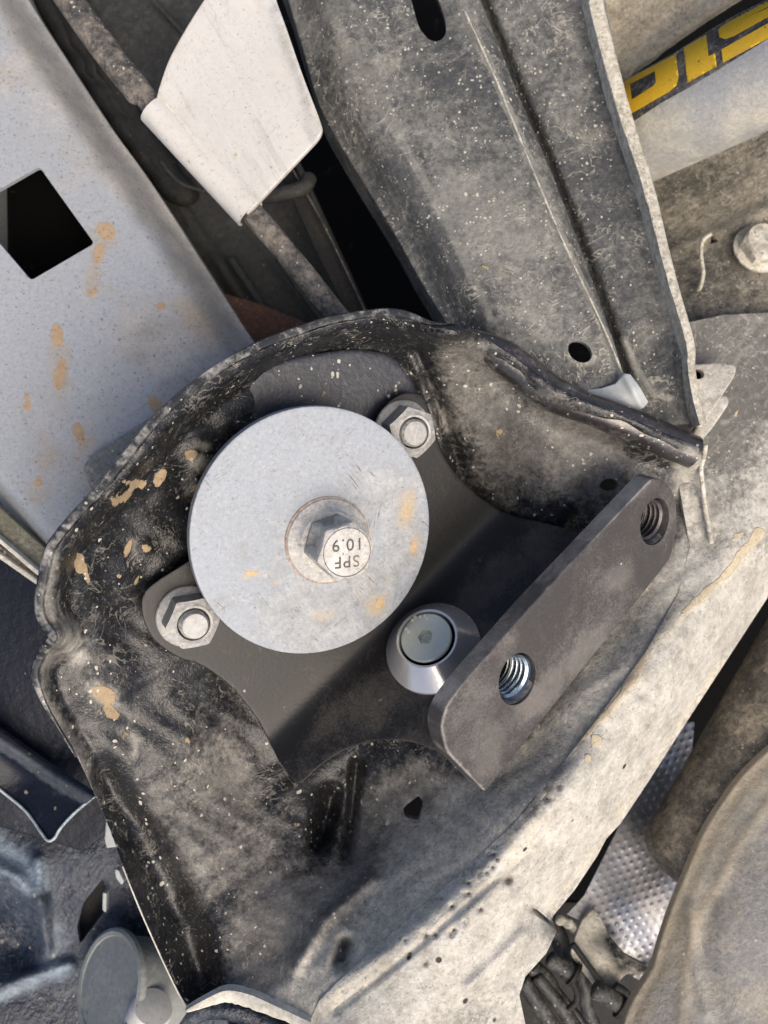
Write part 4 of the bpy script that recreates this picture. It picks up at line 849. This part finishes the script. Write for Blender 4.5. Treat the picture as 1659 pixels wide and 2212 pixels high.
# washer stains need geometry attributes
def world_px(o):
    out = []
    for v in o.data.vertices:
        w = (o.location + v.co) * 100; k = (D - w.z) / F; out.append((w.x / k + CU, CV - w.y / k))
    return np.array(out)
bpy.data.objects.remove(ws)
wpl = Plane(wcn, NA)
def circle_px(rad, n=120):
    u_, v_, w_ = frame_of(NA); out = []
    for i in range(n):
        q = wcn + u_ * (rad * math.cos(2 * PI * i / n)) + v_ * (rad * math.sin(2 * PI * i / n)); k = (D - q.z) / F
        out.append((q.x / k + CU, CV - q.y / k))
    return out
cpx = circle_px(3.46)
bx, by = 707, 1166
ws = sheet('large_washer', cpx, pl(wpl), M['washer'], None, step=9, edge=2.5, d=-NA, thick=.27,
           disp=lambda U, V: -.16 * np.exp(-((U - bx) ** 2 + (V - by) ** 2) / 125 ** 2) - .03 * np.exp(-((U - 918) ** 2 + (V - 1120) ** 2) / 30 ** 2),
           attrs={'caked': blobs([(880, 1100, 26, 60, 12, 0.715), (895, 1180, 18, 40, 8, 0.65), (815, 1305, 24, 36, 30, 0.78), (545, 1240, 34, 14, -10, 0.65), (695, 1330, 34, 18, 0, 0.585), (800, 1270, 60, 40, -40, 0.325), (600, 1260, 16, 12, 0, 0.52)]), 'mudm': blobs([(880, 1105, 16, 34, 15, .62), (900, 1090, 12, 60, -10, .5), (895, 1170, 10, 26, 10, .56), (545, 1238, 22, 8, -10, .62), (600, 1258, 8, 8, 0, .5), (695, 1330, 14, 8, 0, .52), (820, 1305, 10, 24, 30, .58),
                                 (530, 1205, 6, 7, 0, .52), (552, 940, 8, 5, 0, .5), (800, 1290, 50, 40, 0, .2), (860, 1240, 30, 50, 0, .22), (680, 1340, 40, 20, 0, .25)]),
                  'dust_light': summ(gm([(860, 1080), (880, 1220), (780, 1330), (640, 1330)], 70, .45)),
                  'darkm': summ(blobs([(642, 932, 12, 18, 30, .25), (790, 990, 22, 10, 20, .28), (590, 1090, 10, 26, 0, .22), (880, 1030, 10, 10, 0, .2), (560, 1110, 26, 6, 20, .18)]), gm([(760, 920), (735, 970)], 3, .35), gm([(730, 930), (700, 980)], 3, .3))})
tag(ws, 'large round zinc washer, scratched and mud stained, in the centre', 'washer')
hb_ = root('main_bolt', 'large flanged hex bolt stamped 10.9 through the big washer', 'bolt', wcn)
bc = Plane(wcn - NA * .14, NA).pt(706, 1166)
lathe('rusty_underside', [(1.20, -.05), (1.235, 0), (1.235, .09), (1.2, .11)], bc, NA, M['bolt_rust'], hb_, seg=72)
lathe('flange', [(1.17, .08), (1.19, .12), (1.17, .17), (1.0, .26), (.90, .32), (.86, .36)], bc, NA, M['bolt'], hb_, seg=72)
# hex head with scooped sides
def hexhead(name, c, n, r, h0, h1, rtop, mat, parent, rot, scoop=.07, chamf=.5, seg=72):
    u, v, w = frame_of(n); V = []; Fc = []; hs = [h0, h0 + .05, h0 + (h1 - h0) * .16, h0 + (h1 - h0) * .22, h0 + (h1 - h0) * .5, h0 + (h1 - h0) * .68, h0 + (h1 - h0) * .74, h1 - .12, h1 - .04]
    for j, h in enumerate(hs):
        for i in range(seg):
            t = 2 * PI * i / seg; a = (t - rot) % (PI / 3) - PI / 6
            rr = r * math.cos(PI / 6) / math.cos(a)
            s = 0
            if 3 <= j <= 5:
                lens = math.cos(a * 3.0) if abs(a) < PI / 6 else 0; s = scoop * max(0, min(1, (lens - .25 - .35 * (j != 4)) * 5))
            hh = h
            if j >= 7: hh = min(h, h1 - .04 - chamf * max(0, rr - r * .875))
            V.append(c + u * ((rr - s) * math.cos(t)) + v * ((rr - s) * math.sin(t)) + w * hh)
    for (rr, h) in ((rtop + .04, h1 - .012), (rtop, h1), (rtop - .03, h1 - .012), (rtop - .07, h1 - .006)):
        for i in range(seg):
            t = 2 * PI * i / seg; V.append(c + u * (rr * math.cos(t)) + v * (rr * math.sin(t)) + w * h)
    m = len(hs) + 4
    for j in range(m - 1):
        for i in range(seg):
            a = j * seg + i; b = j * seg + (i + 1) % seg; Fc.append((a, b, b + seg, a + seg))
    Fc.append(tuple((m - 1) * seg + i for i in range(seg)))
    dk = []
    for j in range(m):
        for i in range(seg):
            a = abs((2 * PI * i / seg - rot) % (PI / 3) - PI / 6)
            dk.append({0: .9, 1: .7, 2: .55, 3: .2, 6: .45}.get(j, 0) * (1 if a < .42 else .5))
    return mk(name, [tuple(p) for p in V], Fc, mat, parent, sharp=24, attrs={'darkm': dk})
hx = hexhead('hex_head', bc, NA, .83, .24, 1.62, .665, M['bolt'], hb_, R(18), scoop=.17)
def stamp(txt, size, c, right, upv, n, mat, parent, name, ext=.006):
    cu = bpy.data.curves.new('t', 'FONT'); cu.body = txt; cu.size = size; cu.extrude = ext; cu.align_x = 'CENTER'; cu.align_y = 'CENTER'; cu.offset = .004 * size; cu.space_character = 1.15
    ob = bpy.data.objects.new('t', cu); COL.objects.link(ob); dg = bpy.context.evaluated_depsgraph_get(); me = bpy.data.meshes.new_from_object(ob.evaluated_get(dg))
    V = [tuple(c + right * v.co.x + upv * v.co.y + n * v.co.z) for v in me.vertices]; Fs = [tuple(p.vertices) for p in me.polygons]
    bpy.data.objects.remove(ob); bpy.data.curves.remove(cu); bpy.data.meshes.remove(me)
    return mk(name, V, Fs, mat, parent, smooth=False)
top = bc + NA * 1.616
rt = -(Vector((1, 0, 0)) - NA * NA.x).normalized(); upv = NA.cross(rt)
stamp('10.9', .46, top - upv * .22 - rt * .02, rt, upv, NA, M['engrave'], hx, 'strength_mark')
stamp('SPF', .45, top + upv * .24, rt, upv, NA, M['engrave'], hx, 'maker_mark')
lathe('face_groove', [(.672, -.004), (.668, .006), (.652, .008), (.648, -.004)], bc + NA * 1.618, NA, M['engrave'], hx, seg=64, cap0=False, cap1=False)

def flange_nut(c, n, mat, label, rot, tall, first):
    t = root('flange_nut', label, 'nut', c, 'flange nuts beside the big washer')
    lathe('nut_flange', [(.86, 0), (.885, .05), (.86, .1), (.74, .17), (.6, .2)], c, n, mat, t, seg=64)
    u, v, w = frame_of(n)
    seg = 72; V = []; Fc = []; r = .76
    for (h, ch) in ((.12, 0), (.74, 0), (.84, .6)):
        for i in range(seg):
            a_ = 2 * PI * i / seg; a = (a_ - rot) % (PI / 3) - PI / 6; rr = r * math.cos(PI / 6) / math.cos(a)
            hh = h - ch * max(0, rr - r * .87)
            if ch == 0 and h > .5: hh = .80 - .9 * max(0, rr - r * .87) - .02
            V.append(c + u * (rr * math.cos(a_)) + v * (rr * math.sin(a_)) + w * hh)
    for (rr, h) in ((.60, .86), (.52, .90), (.46, .88), (.44, .75), (.44, .4)):
        for i in range(seg):
            a_ = 2 * PI * i / seg; V.append(c + u * (rr * math.cos(a_)) + v * (rr * math.sin(a_)) + w * h)
    for j in range(7):
        for i in range(seg):
            a = j * seg + i; b = j * seg + (i + 1) % seg; Fc.append((a, b, b + seg, a + seg))
    mk('nut_body', [tuple(p) for p in V], Fc, mat, t, sharp=24)
    prof = [(.37, .2)]
    for i in range(7):
        prof += [(.40, .3 + .1 * i), (.355, .35 + .1 * i)]
    prof = [p for p in prof if p[1] < tall - .05] + [(.37, tall - .04), (.34, tall), (.20, tall + .002)]
    lathe('stud', prof, c, n, mat, t, seg=40, sharp=20)
    return t
flange_nut(PA.pt(404, 1330), NA, M['nut'], 'grey flange nut on threaded stud left below the big washer', R(8), 1.06, 1)
flange_nut(PA.pt(868, 928), NA, M['nut'], 'grey flange nut on stud at upper right of the big washer', R(-14), .98, 0)

# ---------------------------------------------------------------- lower right: pipe, shield, guard, hoses
mf = root('exhaust_pipe', 'dust caked brown exhaust canister behind the frame rail', 'exhaust', P(1520, 1750, -4))
m0, m1 = P(1490, 1868, -3.6), P(1790, 1330, -5.0)
ml = (m1 - m0).length
lathe('canister', [(.15, -.7), (.7, -.62), (1.2, -.42), (1.52, -.15), (1.65, .1), (1.65, ml)], m0, (m1 - m0), M['muffler'], mf, seg=64)
tag(sheet('heat_shield', [(1225, 1975), (1262, 1935), (1330, 1800), (1440, 1560), (1500, 1560), (1480, 1800), (1470, 2100), (1400, 2130), (1330, 2085), (1290, 2000), (1255, 1990)],
          TPS([(1240, 1970, -3.8), (1400, 1700, -6), (1460, 1900, -5.4), (1330, 2080, -4.6), (1400, 2100, -4.8)]), M['foil'], step=3.2, edge=0, thick=.06,
          disp=lambda U, V: .09 * np.sin(U * .021 + V * .034) + .05 * np.sin(U * .05 - V * .027 + 1) + .05 * (1 + .35 * np.sin(U * .05) * np.sin(V * .043)) * np.maximum(0, np.sin((U * .94 + V * .34) * .44)) ** .8 * np.maximum(0, np.sin((U * -.30 + V * .95) * .30 + 1.57 * np.sign(np.sin((U * .94 + V * .34) * .22)))) ** 1.2,
          attrs={'darkm': gm([(1310, 2010), (1350, 2070), (1420, 2100)], 26, .8)}), 'silver dimpled heat shield between rail and exhaust', 'heat shield')
tag(sheet('insulation_scrap', rounded([(1232, 2062), (1240, 2030), (1256, 1990), (1282, 1962), (1300, 1985), (1318, 2025), (1350, 2062), (1398, 2086), (1400, 2104), (1352, 2104), (1334, 2126), (1318, 2158), (1296, 2146), (1262, 2104)], 8), TPS([(1240, 2020, -3.7), (1340, 2110, -3.5), (1290, 2130, -3.8), (1290, 1990, -3.8), (1290, 2060, -3.6)]), M['beige'], step=5, edge=2, thick=.12, disp=lambda U, V: .03 * np.sin(U * .05 + V * .07) + .03 * np.sin(V * .09 - U * .03),
          attrs={'darkm': gm([(1318, 2030), (1345, 2085), (1398, 2094)], 20, 1.1)}), 'torn beige insulation below the dimpled heat shield', 'insulation')
gd = root('plastic_guard', 'large translucent looking dusty guard filling the lower right corner', 'guard', P(1550, 2000, -1))
gd['label'] = 'large dusty grey plastic guard filling the lower right corner'
gel = [(1760, 1540), (1659, 1622), (1600, 1680), (1560, 1735), (1520, 1800), (1485, 1880), (1450, 1965), (1425, 2040), (1412, 2085), (1390, 2125), (1365, 2165), (1348, 2212), (1335, 2300)]
gin = [(1760, 1640), (1659, 1735), (1590, 1830), (1545, 1920), (1505, 1980), (1480, 2080), (1470, 2212), (1460, 2300)]
sheet('guard_skin', crom(gel, 4) + [(1800, 2300), (1800, 1540)], TPS([(1659, 1622, -2.2), (1480, 1890, -1.6), (1412, 2085, -1.2), (1340, 2250, -.8), (1659, 2212, .2), (1700, 1900, -.6), (1560, 2000, -.6), (1500, 2200, -.2)]), M['guard'], gd, step=9, edge=5, thick=.25, skirt=.3,
      disp=lambda U, V: .06 * np.exp(-(dline(U, V, gel) / 9) ** 2) - .08 * sst(1 - dline(U, V, gel) / 40) + .05 * np.exp(-(dline(U, V, gin) / 12) ** 2) + .1 * np.exp(-(dline(U, V, [(1490, 1960), (1500, 2080), (1530, 2190)]) / 12) ** 2) - .12 * np.exp(-(dline(U, V, [(1535, 1940), (1515, 2050), (1560, 2212)]) / 26) ** 2),
      attrs={'caked': summ(gm([((a + c) / 2, (b + d) / 2) for (a, b), (c, d) in zip(gel, gel[1:])], 55, .75), gm(gin, 14, .5)), 'dust_light': summ(gm(gel, 30, .8), gm(gin, 16, .6)), 'mudm': blobs([(1660, 1700, 40, 20, -50, .1)])})
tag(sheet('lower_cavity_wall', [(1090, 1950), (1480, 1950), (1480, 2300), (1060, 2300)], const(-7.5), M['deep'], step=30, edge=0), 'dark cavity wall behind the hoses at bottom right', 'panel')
hz = [([(1205, 1985), (1224, 1992), (1245, 2008), (1262, 2022)], .17, -4.0, 'ribbed brown hose stub above the hose cluster', 'lip'),
      ([(1170, 1975), (1205, 2020), (1225, 2090)], .30, -4.6, 'dark hose tucked behind the rail tab', 'hose'),
      ([(1190, 2072), (1215, 2088), (1240, 2104)], .27, -3.7, 'upper short grey connector, leftmost of the cluster', 'hose'),
      ([(1150, 2090), (1180, 2118), (1196, 2150)], .30, -4.3, 'dark hose passing low beside the rail edge', 'hose'),
      ([(1238, 2040), (1285, 2105), (1325, 2165)], .10, -3.4, 'thin dark pipe crossing between connectors', 'deep'),
      ([(1288, 2138), (1315, 2152), (1340, 2172)], .31, -3.3, 'large grey connector right of the hose cluster', 'hose'),
      ([(1248, 2080), (1262, 2130), (1272, 2190), (1320, 2270)], .22, -4.0, 'dusty hose curving down under the connectors', 'hose'),
      ([(1130, 2120), (1170, 2180), (1240, 2290)], .26, -3.9, 'grey hose at the bottom edge, leftmost', 'hose'),
      ([(1160, 2110), (1215, 2180), (1290, 2290)], .24, -4.1, 'grey hose at the bottom edge, second from the rail', 'hose'),
      ([(1200, 2140), (1250, 2200), (1330, 2290)], .18, -4.3, 'thin grey hose at the bottom edge, third from the rail', 'hose'),
      ([(1215, 2105), (1240, 2128), (1246, 2160), (1228, 2180)], .10, -3.6, 'thin black cable looping between the connectors', 'deep'),
      ([(1330, 2130), (1352, 2145), (1365, 2180), (1352, 2225)], .13, -3.3, 'thin black cable bending beside the guard', 'deep')]
for (pts, rr, z, lab, mt) in hz:
    tag(tube('hose', [P(u, v, z) for u, v in pts], rr, M[mt], seg=16, rf=(lambda L: 1 + .12 * math.sin(L * 22)) if 'ribbed' in lab else None), lab, 'hose', 'hoses in the lower right cavity')
for (u, v, z, ang, lab) in ((1240, 2104, -3.7, 40, 'black ring clamp round the upper connector'), (1342, 2174, -3.3, 60, 'black ring clamp round the large connector')):
    ca = Vector((math.cos(R(-32)), math.sin(R(-32)), .1))
    tag(lathe('ring_clamp', [(.30, -.07), (.40, -.07), (.40, .07), (.30, .07)], P(u, v, z), ca, M['deep'], None, seg=36, cap0=False, cap1=False), lab, 'clamp', 'black ring clamps')
